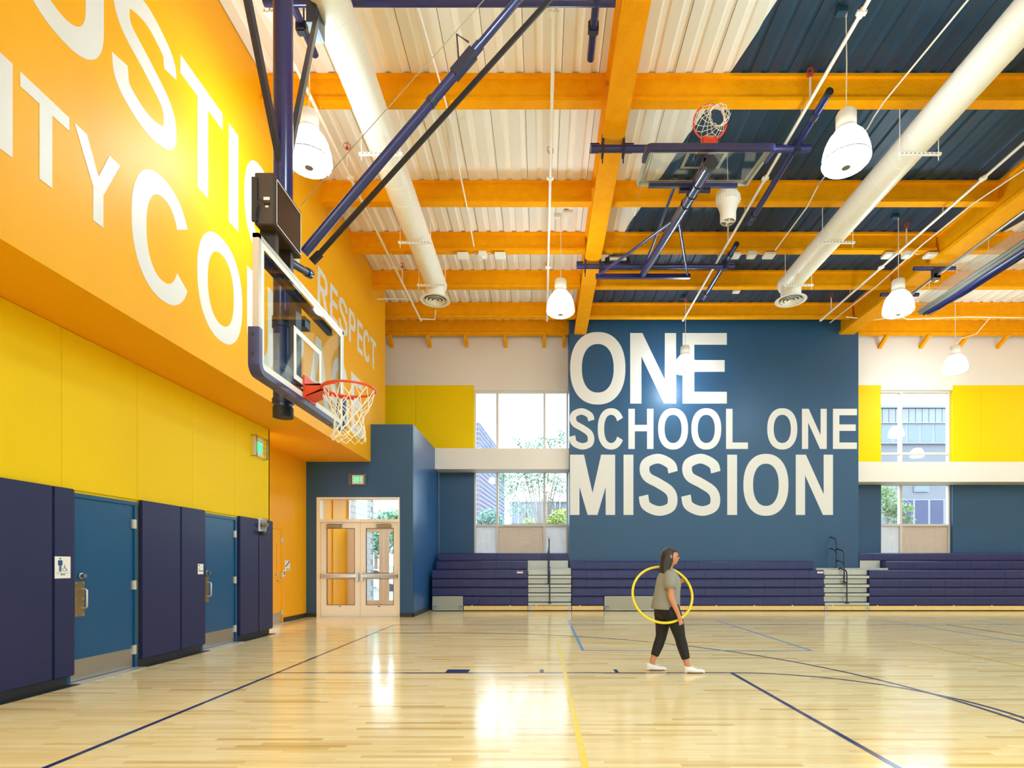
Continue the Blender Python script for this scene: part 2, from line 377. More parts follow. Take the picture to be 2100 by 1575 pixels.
# ================================================================== ROOM SHELL
ZC = 9.37                    # underside of the roof deck
XL = -5.536; XB = -4.56; XR = -6.28; XRIGHT = 24.3; YBACK = -8.0
YE = 14.72                   # entry wall
YW = 18.44                   # window wall
YM = 17.55                   # message wall
floor = structure(box(XR-.2, XRIGHT+.2, YBACK-.2, YW+.35, -.2, 0).build('floor', 'maple_floor'))
ceiling = structure(box(XR-.2, XRIGHT+.2, YBACK-.2, YW+.35, ZC+.04, ZC+.25).build('ceiling', 'understructure'))
# roof deck sheets, ribs running away from the camera
pw = .61
def deck_sheet():
    prof = []; x = .004
    for _ in range(2):
        prof += [(x, 0), (x+.165, 0), (x+.195, .03), (x+.271, .03)]; x += .301
    prof.append((pw-.004, 0)); prof[-2] = (prof[-2][0], .03)
    mb = MB(); n = len(prof); y0, y1 = YBACK, YW+.3
    V = [(a, y0, ZC+b) for a, b in prof]+[(a, y1, ZC+b) for a, b in prof]
    mb.add(V, [(i, i+1, n+i+1, n+i) for i in range(n-1)])
    return mb
d0 = None; x = XR-.1; k = 0
while x < XRIGHT:
    if d0 is None: 
        d0 = deck_sheet().build('deck_panel', 'deck_paint', ceiling); d0.location = (x, 0, 0); d0.data.materials.append(M['deck_perforated'])
        for p_ in d0.data.polygons:
            if abs(p_.normal.z) > .99 and p_.center.z < ZC+.01: p_.material_index = 1
    else: clone(d0, ceiling, (x, 0, 0))
    x += pw
# walls
wl = structure(box(XL-.25, XL-.02, YBACK, 11.21, 0, 4.148).build('wall_left', 'yellow_wall'))
ys = [YBACK, -5.6, -3.2, -.8, 1.6, 2.8, 3.98, 5.16, 6.36, 7.55, 8.75, 9.95, 11.23]
for a, b in zip(ys[4:], ys[5:]):
    box(XL-.03, XL, a+.0015, b-.0015, 2.288, 4.143).build('panel', 'yellow_wall', wl, bevel=.002)
box(XL-.25, XL, 11.19, 11.23, 0, 4.143).build('panel', 'yellow_wall', wl)
wb = structure(box(XR-.2, XB, YBACK, YE, 4.148, ZC+.08).build('wall_bulkhead', 'orange_wall'))
box(XR-.2, XB, YE, 16.1, 5.16, ZC+.08).build('bulkhead_end', 'orange_wall', wb)
wr = structure(box(XR-.2, XR, 10.9, YE, 0, 4.148).build('wall_recess', 'orange_wall'))
structure(box(XR-.2, XR, 17.75, YW+.3, 3.7, ZC+.08).build('wall_corner', 'cream_wall'))
structure(box(XR-.2, XR, 16.1, 17.8, 5.1, ZC+.08).build('wall_corner_side', 'cream_wall'))
# entry volume (dark blue) with the double door opening
DX0 = fx(650, YE); DX1 = fx(820, YE); DZ = fz(1020, YE)
we = thing('wall_entry', (XR, YE, 0), None, None, kind='structure')
XS = fx(847, YE)
e = MB(); e.box(XR, DX0, YE, YE+.18, 0, 4.148); e.box(DX1, XS, YE, YE+.18, 0, 5.15); e.box(DX0, DX1, YE, YE+.18, DZ, 4.148); e.box(XB, DX1, YE, YE+.18, 4.148, 5.15)
e.build('front_face', 'blue_wall', we)
box(XS-.16, XS, YE+.18, YW, 0, 5.15).build('side_face', 'entry_blue_daylit', we)
box(XR, XS-.16, YE+.18, 17.9, 5.0, 5.15).build('roof_slab', 'blue_wall', we)
# window wall: cream head band, yellow band, blue dado, with window openings
wf = thing('wall_far', (0, YW, 0), None, None, kind='structure')
ZY = fz(790, YW); ZL1 = fz(919, 17.76); ZL1b = fz(962, 17.76); ZL2 = fz(947, 17.76); ZL2b = fz(988, 17.76)
WA0, WA1 = fx(972, YW), .90; WB0, WB1 = fx(1807, YW), fx(1953.5, YW)
ZWT = fz(800, YW)
def wpart(n, m, x0, x1, z0, z1): return box(x0, x1, YW, YW+.28, z0, z1).build(n, m, wf)
wpart('head_band', 'cream_wall', XR, XRIGHT, ZY, ZC+.08)
wpart('head_trim', 'cream_wall', WA0, WA1, ZWT, ZY); wpart('head_trim', 'cream_wall', WB0, WB1, ZWT, ZY)
for a, b in ((XR, -4.2), (-4.2, WA0), (fx(1757, YW), WB0), (WB1, fx(2012, YW)), (fx(2012, YW), 17.8), (17.8, 20.8), (20.8, XRIGHT)):
    wpart('yellow_panel', 'yellow_wall', a+.003, b-.003, (ZL1b if a < 0 else ZL2b)+.15, ZY)
for a, b in ((XS, WA0), (fx(1757, YW), WB0), (WB1, 18.), (18., XRIGHT)):
    wpart('blue_panel', 'blue_wall', a+.002, b-.002, 0, (ZL1b if a < 0 else ZL2b)+.15)
wpart('sill_wall', 'blue_wall', WA0, WA1, 0, 1.55); wpart('sill_wall', 'blue_wall', WB0, WB1, 0, 1.55)
wpart('spandrel', 'cream_wall', WA0, WA1, ZL1b+.05, ZL1-.06); wpart('spandrel', 'cream_wall', WB0, WB1, ZL2b+.05, ZL2-.06)
structure(box(XS, fx(1167, 17.76)+.05, 17.76, YW, ZL1b, ZL1).build('trim_1', 'cream_wall'))
structure(box(fx(1757, 17.76), XRIGHT, 17.76, YW, ZL2b, ZL2).build('trim_2', 'cream_wall'))
MX0 = fx(1167.5, YM); MX1 = fx(1760.5, YM)
wm = structure(box(MX0, MX1, YM, YW+.28, 0, ZC+.08).build('wall_message', 'blue_wall'))
structure(box(XRIGHT, XRIGHT+.2, YBACK, YW+.3, 0, ZC+.08).build('wall_right', 'cream_wall'))

wbk = thing('wall_back', (0, YBACK, 0), None, None, kind='structure')       # opposite wall, unseen; its tall windows are added to let in fill daylight
xq = XR-.2; FILL_WINDOWS = ((-3.0, .6), (4.0, 8.0), (11.4, 15.4), (18.0, 22.0))
for a, b in FILL_WINDOWS:
    box(xq, a, YBACK-.2, YBACK, 0, ZC+.08).build('pier', 'cream_wall', wbk); xq = b
    box(a, b, YBACK-.2, YBACK, 0, 1.5).build('sill_wall', 'blue_wall', wbk); box(a, b, YBACK-.2, YBACK, 7.24, ZC+.08).build('head_band', 'cream_wall', wbk)
box(xq, XRIGHT, YBACK-.2, YBACK, 0, ZC+.08).build('pier', 'cream_wall', wbk)
for i, (a, b) in enumerate(FILL_WINDOWS):
    wo = thing('window_%d' % (i+5), (a, YBACK, 1.5), None, None, kind='structure')  # invented window behind the camera, there for its daylight
    fr_ = MB()
    for q in (a+.04, (a+b)/2, b-.04): fr_.box(q-.04, q+.04, YBACK-.14, YBACK-.04, 1.5, 7.24)
    fr_.box(a, b, YBACK-.13, YBACK-.05, 4.2, 4.8); fr_.build('frame', 'mullion_cream', wo)
    for p0, p1 in ((a+.08, (a+b)/2-.04), ((a+b)/2+.04, b-.08)):
        for q0, q1 in ((1.5, 4.2), (4.8, 7.24)): box(p0, p1, YBACK-.1, YBACK-.09, q0, q1).build('pane', 'window_glass', wo)

# baseboards
structure(box(XR, XR+.02, 13.42, YE, 0, .11).build('baseboard_recess', 'base_black'))
bb = MB(); bb.box(XR+.02, DX0, YE-.02, YE, 0, .11); bb.box(DX1, XS+.02, YE-.02, YE, 0, .11); bb.box(XS, XS+.02, YE-.02, 16.62, 0, .11)
structure(bb.build('baseboard_entry', 'base_black'))

# ---- painted lettering on the walls
def fm(a, b, d): return (a, YM-d, b)
def mrow(z0, z1, items, t):
    b0 = fz(640+z1/3.2308, YM); b1 = fz(640+z0/3.2308, YM)
    for ch, a, b in items: letter(ch, fx(1150+a/3.2308, YM), fx(1150+b/3.2308, YM), b0, b1, fm, 0, .003, 'letter_cream', wm, t)
mrow(139, 606, [('O', 62, 428), ('N', 460, 764), ('E', 807, 1100)], .166)
mrow(641, 907, [('S', 59, 222), ('C', 245, 422), ('H', 448, 614), ('O', 645, 843), ('O', 865, 1063), ('L', 1095, 1240), ('O', 1368, 1567), ('N', 1598, 1762), ('E', 1803, 1962)], .16)
mrow(945, 1344, [('M', 61, 360), ('I', 416, 481), ('S', 523, 773), ('S', 805, 1056), ('I', 1103, 1168), ('O', 1210, 1508), ('N', 1557, 1803)], .16)
def fl(a, b, d): return (XB+d, a, b)
def lrow(b0, b1, items, t=.16):
    for ch, a, b in items: letter(ch, a, b, b0, b1, fl, 0, .003, 'letter_cream', wb, t)
lrow(6.41, 7.845, [('J', 3.82, 4.55), ('U', 4.72, 5.74), ('S', 5.87, 6.88), ('T', 6.96, 7.88), ('I', 8.04, 8.29), ('C', 8.46, 9.46), ('E', 9.62, 10.43)])
lrow(4.905, 5.715, [('I', 4.62, 4.75), ('T', 4.82, 5.32), ('Y', 5.38, 5.96)])
lrow(4.60, 6.035, [('C', 6.13, 7.16), ('O', 7.30, 8.40), ('U', 8.54, 9.42), ('R', 9.60, 10.60), ('A', 10.72, 11.86), ('G', 11.97, 13.02), ('E', 13.20, 14.04)])
lrow(6.71, 7.51, [('R', 11.23, 11.77), ('E', 11.89, 12.34), ('S', 12.42, 12.96), ('P', 13.06, 13.54), ('E', 13.64, 14.06), ('C', 14.12, 14.66), ('T', 14.70, 15.2)])

# ---- court lines (thin paint films on the floor)
def line_poly(pts, w_, m, z):
    mb = MB(); P = [Vector((p[0], p[1])) for p in pts]; L_ = []; R_ = []
    for i, q in enumerate(P):
        d = (P[min(i+1, len(P)-1)]-P[max(i-1, 0)]).normalized(); n = Vector((-d.y, d.x))*w_/2; L_.append(q+n); R_.append(q-n)
    n = len(P); V = [(p.x, p.y, z) for p in L_]+[(p.x, p.y, z) for p in R_]
    mb.add(V, [(i, i+1, n+i+1, n+i) for i in range(n-1)])
    return mb.build('court_line', m, floor)
BX = -3.42; HY = 5.18; LW = .05
z = .0012
line_poly([(BX, -2.44), (BX, 12.85)], LW, 'line_navy', z)                       # baseline
line_poly([(BX, 12.85), (22, 12.85)], LW, 'line_navy', z)                       # sideline
line_poly([(BX, HY+1.95), (2.46, HY+1.95)], LW, 'line_navy', z)                 # lane
line_poly([(BX, HY-1.95), (2.46, HY-1.95)], LW, 'line_navy', z)
line_poly([(2.46, HY-1.95), (2.46, HY+1.97)], LW, 'line_navy', z)               # free-throw line
line_poly(arc((2.46, HY), 1.95, -pi/2, pi/2, 48), LW, 'line_navy', z+.0003)     # free-throw circle
hx = -1.81
line_poly([(BX, HY+6.1), (hx, HY+6.1)]+arc((hx, HY), 6.1, pi/2, -pi/2, 80)[1:]+[(BX, HY-6.1)], LW, 'line_navy', z+.0006)
line_poly([(9.45, -2.44), (9.45, 12.85)], LW, 'line_navy', z)                   # half-court
for a0, a1 in ((915, 963), (1107, 1114), (1260, 1268)):
    Yb = HY+1.95+.03
    v = [(fx(a0, Yb+.1), Yb), (fx(a1+4 if a1 < 1000 else a1+3, Yb), Yb)]
    xx0 = (a0-VX)/FPX*(Yb+.07); ww = .3 if a1 < 1000 else .05
    box(xx0, xx0+ww, Yb, Yb+.2, 0, .0012).build('lane_mark', 'line_navy', floor)
line_poly([(.305, -7), (.305, 9.93)], .05, 'line_yellow', z+.0009)
line_poly([(.28, 9.95), (6.66, 9.95)], .05, 'line_yellow', z+.0009)
line_poly([(6.63, 9.93), (6.63, -7)], .05, 'line_yellow', z+.0009)
line_poly([(.68, 9.0), (.68, 13.9)], .05, 'line_sky', z+.0012)
line_poly([(4.40, 9.0), (4.40, 13.9)], .05, 'line_sky', z+.0012)
line_poly([(.655, 8.98), (4.425, 8.98)], .05, 'line_sky', z+.0012)
line_poly([(.655, 13.9), (8.65, 13.9)], .05, 'line_sky', z+.0012)
line_poly([(8.65, 13.9), (8.65, 9.0)], .05, 'line_sky', z+.0012)
line_poly([(10.8, 13.9), (18.5, 13.9)], .05, 'line_sky', z+.0012)
line_poly([(10.8, 13.9), (10.8, 9.0)], .05, 'line_sky', z+.0012)

# ---- roof beams and girders
def ibeam_x(x0, x1, y, zb, m='beam_orange'):
    mb = MB(); poly = [(y, ZC), (y, ZC-.05), (y+.045, ZC-.06), (y+.045, zb+.09), (y, zb+.06), (y, zb), (y+.18, zb), (y+.18, zb+.06), (y+.135, zb+.09), (y+.135, ZC-.06), (y+.18, ZC-.05), (y+.18, ZC)]
    return mb.prism(poly, lambda a, b, d: (d, a, b), x0, x1)
GIR = ((1.05, 1.43), (9.48, 9.96), (17.9, 18.3))
ZB = 8.925; ZG = 8.73
rows = (3.9, 6.4, 8.93, 11.42, 13.19, 14.91, 16.74, 17.96)
rname = ('overhead', 'overhead farther on', 'nearest the camera in view', 'second from the camera in view', 'third from the camera in view', 'fourth from the camera in view', 'just in front of the far wall', 'against the far window wall')
bays = ((XB, GIR[0][0], 'left bay by the orange wall'), (GIR[0][1], GIR[1][0], 'middle bay between the two girders'), (GIR[1][1], GIR[2][0], 'right bay behind the divider curtain'))
for y, rn in zip(rows, rname):
    for i, (a, b, bn) in enumerate(bays):
        if rn.startswith('against') and i == 1: continue
        if rn.startswith('against'): a, b = ((XB-.8, MX0), (0, 0), (MX1, 18.3))[i]
        elif y > 16.2 and i == 0: a = XR+.05
        o = ibeam_x(a, b, y, ZB).build('roof_beam', 'beam_orange', at=((a+b)/2, y, ZB))
        tag(o, 'orange sprayed roof beam in the %s, %s' % (bn, rn), 'beam', 'orange roof beams')
for (a, b), nm in zip(GIR, ('between the white ceiling bay and the folded hoop', 'running along the raised divider curtain', 'far right')):
    mb = MB(); poly = [(a, ZC), (a, ZC-.07), (a+.06, ZC-.09), (a+.06, ZG+.13), (a, ZG+.09), (a, ZG), (b, ZG), (b, ZG+.09), (b-.06, ZG+.13), (b-.06, ZC-.09), (b, ZC-.07), (b, ZC)]
    mb.prism(poly, lambda p, q, d: (p, d, q), YBACK+.3 if nm != 'far right' else 5, YM)
    tag(mb.build('roof_girder', 'beam_orange', at=((a+b)/2, 5, ZG)), 'deep orange sprayed girder %s' % nm, 'beam', 'orange roof girders')
def brace(x, y0, y1, z0, z1, lab):
    tag(MB().bar((x, y0, z0), (x, y1, z1), .10, .10).build('wall_brace', 'beam_orange', at=(x, y0, z0)), lab, 'brace', 'short orange braces under the last beam')
nb = 'short orange brace below the last left beam, '
for i, p in enumerate((799, 878, 955, 1036, 1116, 1157)):
    brace(fx(p, 18.1), 17.98, YW+.01, 8.93, 8.70, nb+('leftmost by the orange wall', 'second from the orange wall', 'third from the orange wall', 'fourth from the orange wall', 'fifth from the orange wall', 'touching the blue lettered wall')[i])
for i, p in enumerate((1810, 1895, 1975, 2056, 2135)):
    brace(fx(p, 18.1)+.1, 17.98, YW+.01, 8.93, 8.66, 'short orange brace below the last right beam, '+('first from the blue lettered wall', 'second from the blue lettered wall', 'third, just behind the hanging lamp', 'fourth from the blue lettered wall', 'fifth from the blue lettered wall')[i])

# ---- windows
def window(name, x0, x1, z0, z1, muls, trans, panelz=None, px=None):
    o = thing(name, (x0, YW, z0), None, None, kind='structure'); yg = YW+.16; f = .055
    fr = MB(); fr.box(x0, x0+f, yg-.05, yg+.08, z0, z1); fr.box(x1-f, x1, yg-.05, yg+.08, z0, z1); fr.box(x0+f, x1-f, yg-.05, yg+.08, z1-f, z1); fr.box(x0+f, x1-f, yg-.05, yg+.08, z0, z0+f)
    fr.build('frame', 'mullion_cream', o)
    xs = [x0+f]+list(muls)+[x1-f]
    for q in muls: box(q-.04, q+.04, yg-.05, yg+.08, z0+f, z1-f).build('mullion', 'mullion_cream', o)
    zs = [z0+f]+list(trans)+[z1-f]
    for q in trans: box(x0+f, x1-f, yg-.045, yg+.075, q-.035, q+.035).build('transom', 'mullion_cream', o)
    for i in range(len(xs)-1):
        for j in range(len(zs)-1):
            low = panelz is not None and j == 0
            m_ = 'window_glass'
            if low: m_ = 'woven_tan' if i == 1 else 'woven_white'
            box(xs[i], xs[i+1], yg+.01, yg+.022, zs[j], zs[j+1]).build('woven_panel' if low else 'pane', m_, o)
    return o
g6 = YW+.16
window('window_1', WA0, WA1, ZL1-.06, ZWT, [fx(1020, g6), fx(1116.5, g6)], [])
window('window_2', WA0, WA1, 1.5, fz(965, YW), [fx(1020, g6), fx(1116.5, g6)], [fz(1077.5, g6)], 1)
window('window_3', WB0, WB1, ZL2-.06, ZWT, [fx(1846, g6)], [fz(930.5, g6)])
window('window_4', WB0, WB1, 1.5, fz(991, YW), [fx(1846, g6)], [fz(1077, g6)], 1)

# ================================================================== DOORS
def side_door(name, y0, y1, xw, top, m, kick, label_pull=True):
    """door in a wall whose face looks toward +x; y0..y1 = frame outside, hinges at y1"""
    o = thing(name, (xw, (y0+y1)/2, 0), None, None, kind='structure'); f = .05
    fr = MB(); fr.box(xw-.06, xw+.025, y0, y0+f, 0, top); fr.box(xw-.06, xw+.025, y1-f, y1, 0, top); fr.box(xw-.06, xw+.025, y0+f, y1-f, top-f, top)
    fr.build('frame', m, o)
    lf = box(xw-.05, xw+.006, y0+f+.004, y1-f-.004, .015, top-f-.004).build('leaf', m, o)
    box(xw+.006, xw+.008, y0+f+.02, y1-f-.02, .02, .02+kick).build('kick_plate', 'steel', lf)
    for zz in (.25, top*.5, top-.3):
        h = MB(); h.box(xw+.006, xw+.03, y1-f-.045, y1-f+.03, zz-.06, zz+.06); h.tube([(xw+.032, y1-f-.005, zz-.062), (xw+.032, y1-f-.005, zz+.062)], .011, 8); h.build('hinge', 'aluminium', o)
    box(xw-.02, xw+.17, y0+.02, y1-.02, 0, .012).build('threshold', 'aluminium', o)
    return o, lf
d1, l1 = side_door('door_1', 6.40, 7.52, XL, 2.25, 'teal_door', .25)
d2, l2 = side_door('door_2', 8.92, 9.98, XL, 2.25, 'teal_door', .25)
for o, lf, yh in ((d1, l1, 6.60), (d2, l2, 9.09)):
    X = XL+.008
    pl = box(X, X+.004, yh-.075, yh+.065, .78, 1.2).build('pull_plate', 'brass_plate', o)
    yb = yh+.02
    MB().tube([(X, yb, .88), (X+.055, yb, .88), (X+.07, yb, .895), (X+.07, yb, 1.09), (X+.055, yb, 1.105), (X, yb, 1.105)], .011, 10).build('pull_bar', 'aluminium', pl, smooth=True)
    s = MB(); 
    for dy in (-.055, .045):
        for zz in (.8, .99, 1.18): s.box(X+.004, X+.007, yh+dy-.006, yh+dy+.006, zz-.006, zz+.006)
    s.build('screws', 'aluminium', pl)
    MB().tube([(X, yh+.01, 1.265), (X+.015, yh+.01, 1.265), (X+.018, yh+.01, 1.265), (X+.06, yh+.01, 1.265)], [.036, .036, .027, .024], 16).build('lock_cylinder', 'steel', o, smooth=True)
d3, l3 = side_door('door_3', 12.30, 13.36, XR, 2.29, 'orange_wall', .24)
MB().tube([(XR, 13.05, 1.02), (XR+.07, 13.05, 1.02), (XR+.075, 13.16, 1.02)], .012, 8).build('lever_handle', 'steel', d3, smooth=True)
MB().tube([(XR, 13.05, 1.16), (XR+.03, 13.05, 1.16)], .028, 12).build('deadbolt', 'steel', d3, smooth=True)
box(XR+.006, XR+.009, 13.04, 13.09, 1.25, 1.92).build('glazing_strip', 'beam_orange', l3)
# black vented base below the wall pads and the black floor strip
bs = MB(); bs2 = MB()
for a, b in ((YBACK, 6.42), (7.50, 8.94), (9.96, 11.16)):
    bs.box(XL-.02, XL+.022, a, b, 0, .115); bs2.box(XL+.02, XL+.15, a, b+.02, 0, .006)
structure(bs.build('baseboard_left', 'base_black')); structure(bs2.build('trim_3', 'black_rubber'))

# double entry door
d4 = thing('door_4', ((DX0+DX1)/2, YE, 0), None, None, kind='structure')
def fe(px): return fx(px, YE)
def ge(py): return fz(py, YE)
fr = MB(); fr.box(DX0, fe(657), YE-.03, YE+.2, 0, DZ); fr.box(fe(817.5), DX1, YE-.03, YE+.2, 0, DZ); fr.box(fe(657), fe(817.5), YE-.03, YE+.2, ge(1023.5), DZ); fr.box(fe(657), fe(817.5), YE-.03, YE+.2, ge(1071), ge(1065))
fr.build('frame', 'door_cream', d4)
box(fe(657), fe(817.5), YE+.06, YE+.07, ge(1065), ge(1023.5)).build('transom_pane', 'window_glass', d4)
for nm, a, b, ga, gb, hs in (('L', 657.5, 737.6, 669.5, 727, 1), ('R', 738.4, 817, 750, 807, -1)):
    x0, x1, q0, q1 = fe(a), fe(b), fe(ga), fe(gb); zt = ge(1071.5); rows_ = ((ge(1176), ge(1083)), (ge(1241), ge(1186.7)))
    lf = MB(); y0, y1 = YE+.02, YE+.065
    lf.box(x0, q0, y0, y1, .012, zt); lf.box(q1, x1, y0, y1, .012, zt); lf.box(q0, q1, y0, y1, .012, rows_[1][0]); lf.box(q0, q1, y0, y1, rows_[1][1], rows_[0][0]); lf.box(q0, q1, y0, y1, rows_[0][1], zt)
    L_ = lf.build('leaf', 'door_cream', d4)
    for za, zb in rows_:
        bd = MB(); k = .014; bd.box(q0, q0+k, y0-.006, y0+.03, za, zb); bd.box(q1-k, q1, y0-.006, y0+.03, za, zb); bd.box(q0, q1, y0-.006, y0+.03, za, za+k); bd.box(q0, q1, y0-.006, y0+.03, zb-k, zb)
        bd.build('glazing_bead', 'brown_case', L_); box(q0, q1, y0+.02, y0+.027, za, zb).build('pane', 'window_glass', L_)
    xo, xi = (x0+.02, x1-.06) if hs == 1 else (x1-.02, x0+.06)
    pb = MB(); pb.box(min(xo, xi), max(xo, xi), YE-.065, YE-.035, ge(1183.5), ge(1178.5)); pb.box(min(xo, xo+hs*.05), max(xo, xo+hs*.05), YE-.06, y0, ge(1184), ge(1178)); pb.build('push_bar', 'steel', L_)
    box(xi-.035, xi+.035, YE-.055, y0, ge(1192), ge(1174)).build('latch_housing', 'aluminium', L_, bevel=.01)
    cx0 = fe(671) if hs == 1 else fe(773); cl = box(cx0, cx0+.38, YE-.06, y0, ge(1083.5), ge(1075)).build('door_closer', 'brown_case' if False else 'wire_tan', L_, bevel=.008)
    MB().bar((cx0+(.03 if hs == 1 else .33), YE-.07, ge(1073)), (cx0+(.42 if hs == 1 else -.05), YE-.05, ge(1073.5)), .03, .02).build('closer_arm', 'steel', cl)
    box((x0+x1)/2-.04, (x0+x1)/2+.02, y0-.004, y0, ge(1244.5), ge(1243)).build('vent_slot', 'dark_steel', L_)
box(fe(657), fe(818), YE-.04, YE+.2, 0, .012).build('threshold', 'aluminium', d4)
# vestibule behind it
YV = 17.8
vest = thing('wall_vestibule', (XR, YV, 0), None, None, kind='structure')
box(XR-.2, XR, YE, YV, 0, 5.16).build('side_wall', 'orange_wall', vest)
box(XR, XR+.03, 16.55, YV, 0, 3.7).build('pier', 'orange_wall', vest)
box(XS-.3, XS-.17, YE+.2, YV, 0, 3.7).build('side_wall', 'cream_wall', vest)
box(XR, XS-.17, YE+.2, YV+.15, 3.7, 3.9).build('soffit', 'cream_wall', vest)
rl = thing('vestibule_fill_light', (-5.0, 16.2, 3.69), 'added round fill light in the ceiling of the entry vestibule', 'light')  # lamp added to brighten the vestibule, no fixture known there
MB().lathe((-5.0, 16.2, 3.69), [(.0005, -.004), (.17, -.004), (.17, .01)], 20).build('lens', 'lens_white', rl); MB().lathe((-5.0, 16.2, 3.69), [(.17, -.01), (.21, -.01), (.21, .01), (.17, .01)], 20, caps=False).build('trim_ring', 'white_paint', rl)
d5 = thing('door_5', (fx(750, YV), YV, 0), None, None, kind='structure')
def fv(px): return fx(px, YV)
def gv(py): return fz(py, YV)
fr = MB(); fr.box(fv(711), fv(717), YV-.05, YV+.08, 0, 3.7); fr.box(fv(717), XS-.3, YV-.05, YV+.08, gv(1085), gv(1079)); fr.box(fv(717), fv(728), YV-.03, YV+.05, 0, gv(1085)); fr.box(XS-.4, XS-.3, YV-.05, YV+.08, 0, 3.7); fr.box(fv(717), XS-.3, YV-.05, YV+.08, 3.6, 3.7)
fr.build('frame', 'vest_tan', d5)
for a, b, ga, gb in ((728, 786.6, 740, 777.5), (787.4, 846, 798, 836)):
    x0, x1, q0, q1 = fv(a), fv(b), fv(ga), fv(gb); zt = gv(1084); zu = gv(1091); zl = gv(1231)
    lf = MB(); y0, y1 = YV-.02, YV+.025
    lf.box(x0, q0, y0, y1, .01, zt); lf.box(q1, x1, y0, y1, .01, zt); lf.box(q0, q1, y0, y1, .01, zl); lf.box(q0, q1, y0, y1, zu, zt)
    L_ = lf.build('leaf', 'vest_tan', d5); box(q0, q1, YV, YV+.006, zl, zu).build('pane', 'window_glass', L_)
    hx_ = q1+.03 if a < 750 else q0-.03
    box(hx_-.015, hx_+.015, YV-.06, YV-.02, .95, 1.12).build('handle', 'steel', L_)

# ================================================================== WALL PADS, SIGNS ON THE LEFT WALL
XP = XL+.056
pads = ((1.2, 2.4, 'navy wall pad at the far left edge, out by the camera'), (2.4, 3.6, 'navy wall pad left of the photo edge'), (3.6, 4.98, 'navy wall pad nearest the camera along the left wall'), (4.99, 6.185, 'wide navy wall pad at the left edge of the photo'), (6.195, 6.48, 'narrow navy wall pad carrying the white restroom sign'),
        (7.56, 8.375, 'wide navy wall pad just beyond the first teal door'), (8.385, 9.0, 'navy wall pad carrying the small white room sign'), (10.02, 10.685, 'navy wall pad just beyond the second teal door'), (10.695, 11.26, 'last navy wall pad, under the emergency light'))
for a, b, lab in pads[3:]:
    o = box(XL+.002, XP, a, b, .10, 2.287).build('wall_pad', 'navy_pad', bevel=.012, smooth=True, at=(XL, (a+b)/2, .1))
    tag(o, lab, 'pad', 'navy wall pads')
def fp(a, b, d): return (XP+d, a, b)
rs = thing('restroom_sign', (XP, 6.32, 1.3), 'white restroom sign with blue man and wheelchair symbols on navy pad', 'sign')
y0, y1 = 6.205, 6.41; zt, zb_ = fz(1141, 6.2), fz(1186.5, 6.2)
box(XP-.001, XP+.004, y0, y1, zb_, zt).build('plate', 'sign_white', rs)
def sg(u, v): return (y0+(y1-y0)*u, zb_+(zt-zb_)*v)
def spoly(mb, pts, d0=.004, d1=.0052): mb.prism([sg(*p) for p in pts], fp, d0, d1)
def circ(cx, cy_, r, n=16, asp=.72): return [(cx+r*cos(2*pi*k/n), cy_+r*asp*sin(2*pi*k/n)) for k in range(n)]
mb = MB(); spoly(mb, circ(.33, .90, .055))
for q in (rect(.22, .44, .60, .83), rect(.19, .245, .60, .82), rect(.415, .47, .60, .82), rect(.26, .325, .31, .62), rect(.34, .405, .31, .62)): spoly(mb, q)
mb.build('man_symbol', 'icon_blue', rs)
mb = MB()
for i in range(18):
    t0, t1 = radians(110+i*15), radians(110+(i+1)*15)
    spoly(mb, [(.60+.125*cos(t0), .41+.09*sin(t0)), (.60+.125*cos(t1), .41+.09*sin(t1)), (.60+.10*cos(t1), .41+.07*sin(t1)), (.60+.10*cos(t0), .41+.07*sin(t0))])
spoly(mb, circ(.60, .60, .03)); spoly(mb, rect(.585, .625, .46, .58)); spoly(mb, rect(.585, .70, .45, .48)); spoly(mb, [(.68, .48), (.71, .48), (.76, .36), (.73, .355)]); spoly(mb, [(.73, .36), (.80, .375), (.80, .35), (.73, .335)])
mb.build('wheelchair_symbol', 'icon_blue', rs)
mb = MB(); spoly(mb, rect(.08, .92, .235, .247)); mb.build('rule_line', 'ink_dark', rs)
u = .36
for ch in 'BOYS':
    a, b = sg(u, .135); a2, b2 = sg(u+.06, .205); letter(ch, a, a2, b, b2, fp, .004, .0052, 'ink_dark', rs, .2); u += .075
ns = thing('room_sign', (XP, 8.87, 1.33), 'small white room sign with dark text lines on navy pad', 'sign')
y0, y1 = fx(404, 1)*0+8.79, 8.93; zt, zb_ = fz(1156.5, 8.85), fz(1177.5, 8.85)
box(XP-.001, XP+.004, y0, y1, zb_, zt).build('plate', 'sign_white', ns)
for r_ in (rect(.12, .36, .80, .9), rect(.12, .9, .64, .655), rect(.12, .34, .44, .5), rect(.12, .96, .27, .35)):
    mb = MB(); spoly(mb, r_); mb.build('text_line', 'ink_dark', ns)
XO = XR
def fo(a, b, d): return (XO+d, a, b)
ss = thing('stair_sign', (XO, 13.62, 1.3), 'white sign with black stair symbol on orange wall', 'sign')
y0, y1 = 13.5, 13.76; zt, zb_ = fz(1149.5, 13.6), fz(1170, 13.6)
box(XO, XO+.006, y0, y1, zb_, zt).build('plate', 'sign_white', ss)
mb = MB()
for i in range(5): mb.prism([sg(*p) for p in rect(.1+i*.16, .1+i*.16+.2, .38+i*.11, .38+i*.11+.13)], fo, .006, .008)
mb.build('stair_symbol', 'ink_dark', ss)
mb = MB(); mb.prism([sg(*p) for p in rect(.25, .8, .1, .17)], fo, .006, .008); mb.build('text_line', 'ink_dark', ss)
sw = thing('wall_switch', (XO, 13.45, 1.18), 'small white switch plate below the stair sign', 'switch')
box(XO, XO+.012, 13.40, 13.50, 1.11, 1.27).build('plate', 'sign_white', sw, bevel=.003); box(XO+.012, XO+.016, 13.43, 13.47, 1.15, 1.23).build('toggle', 'ink_dark', sw)

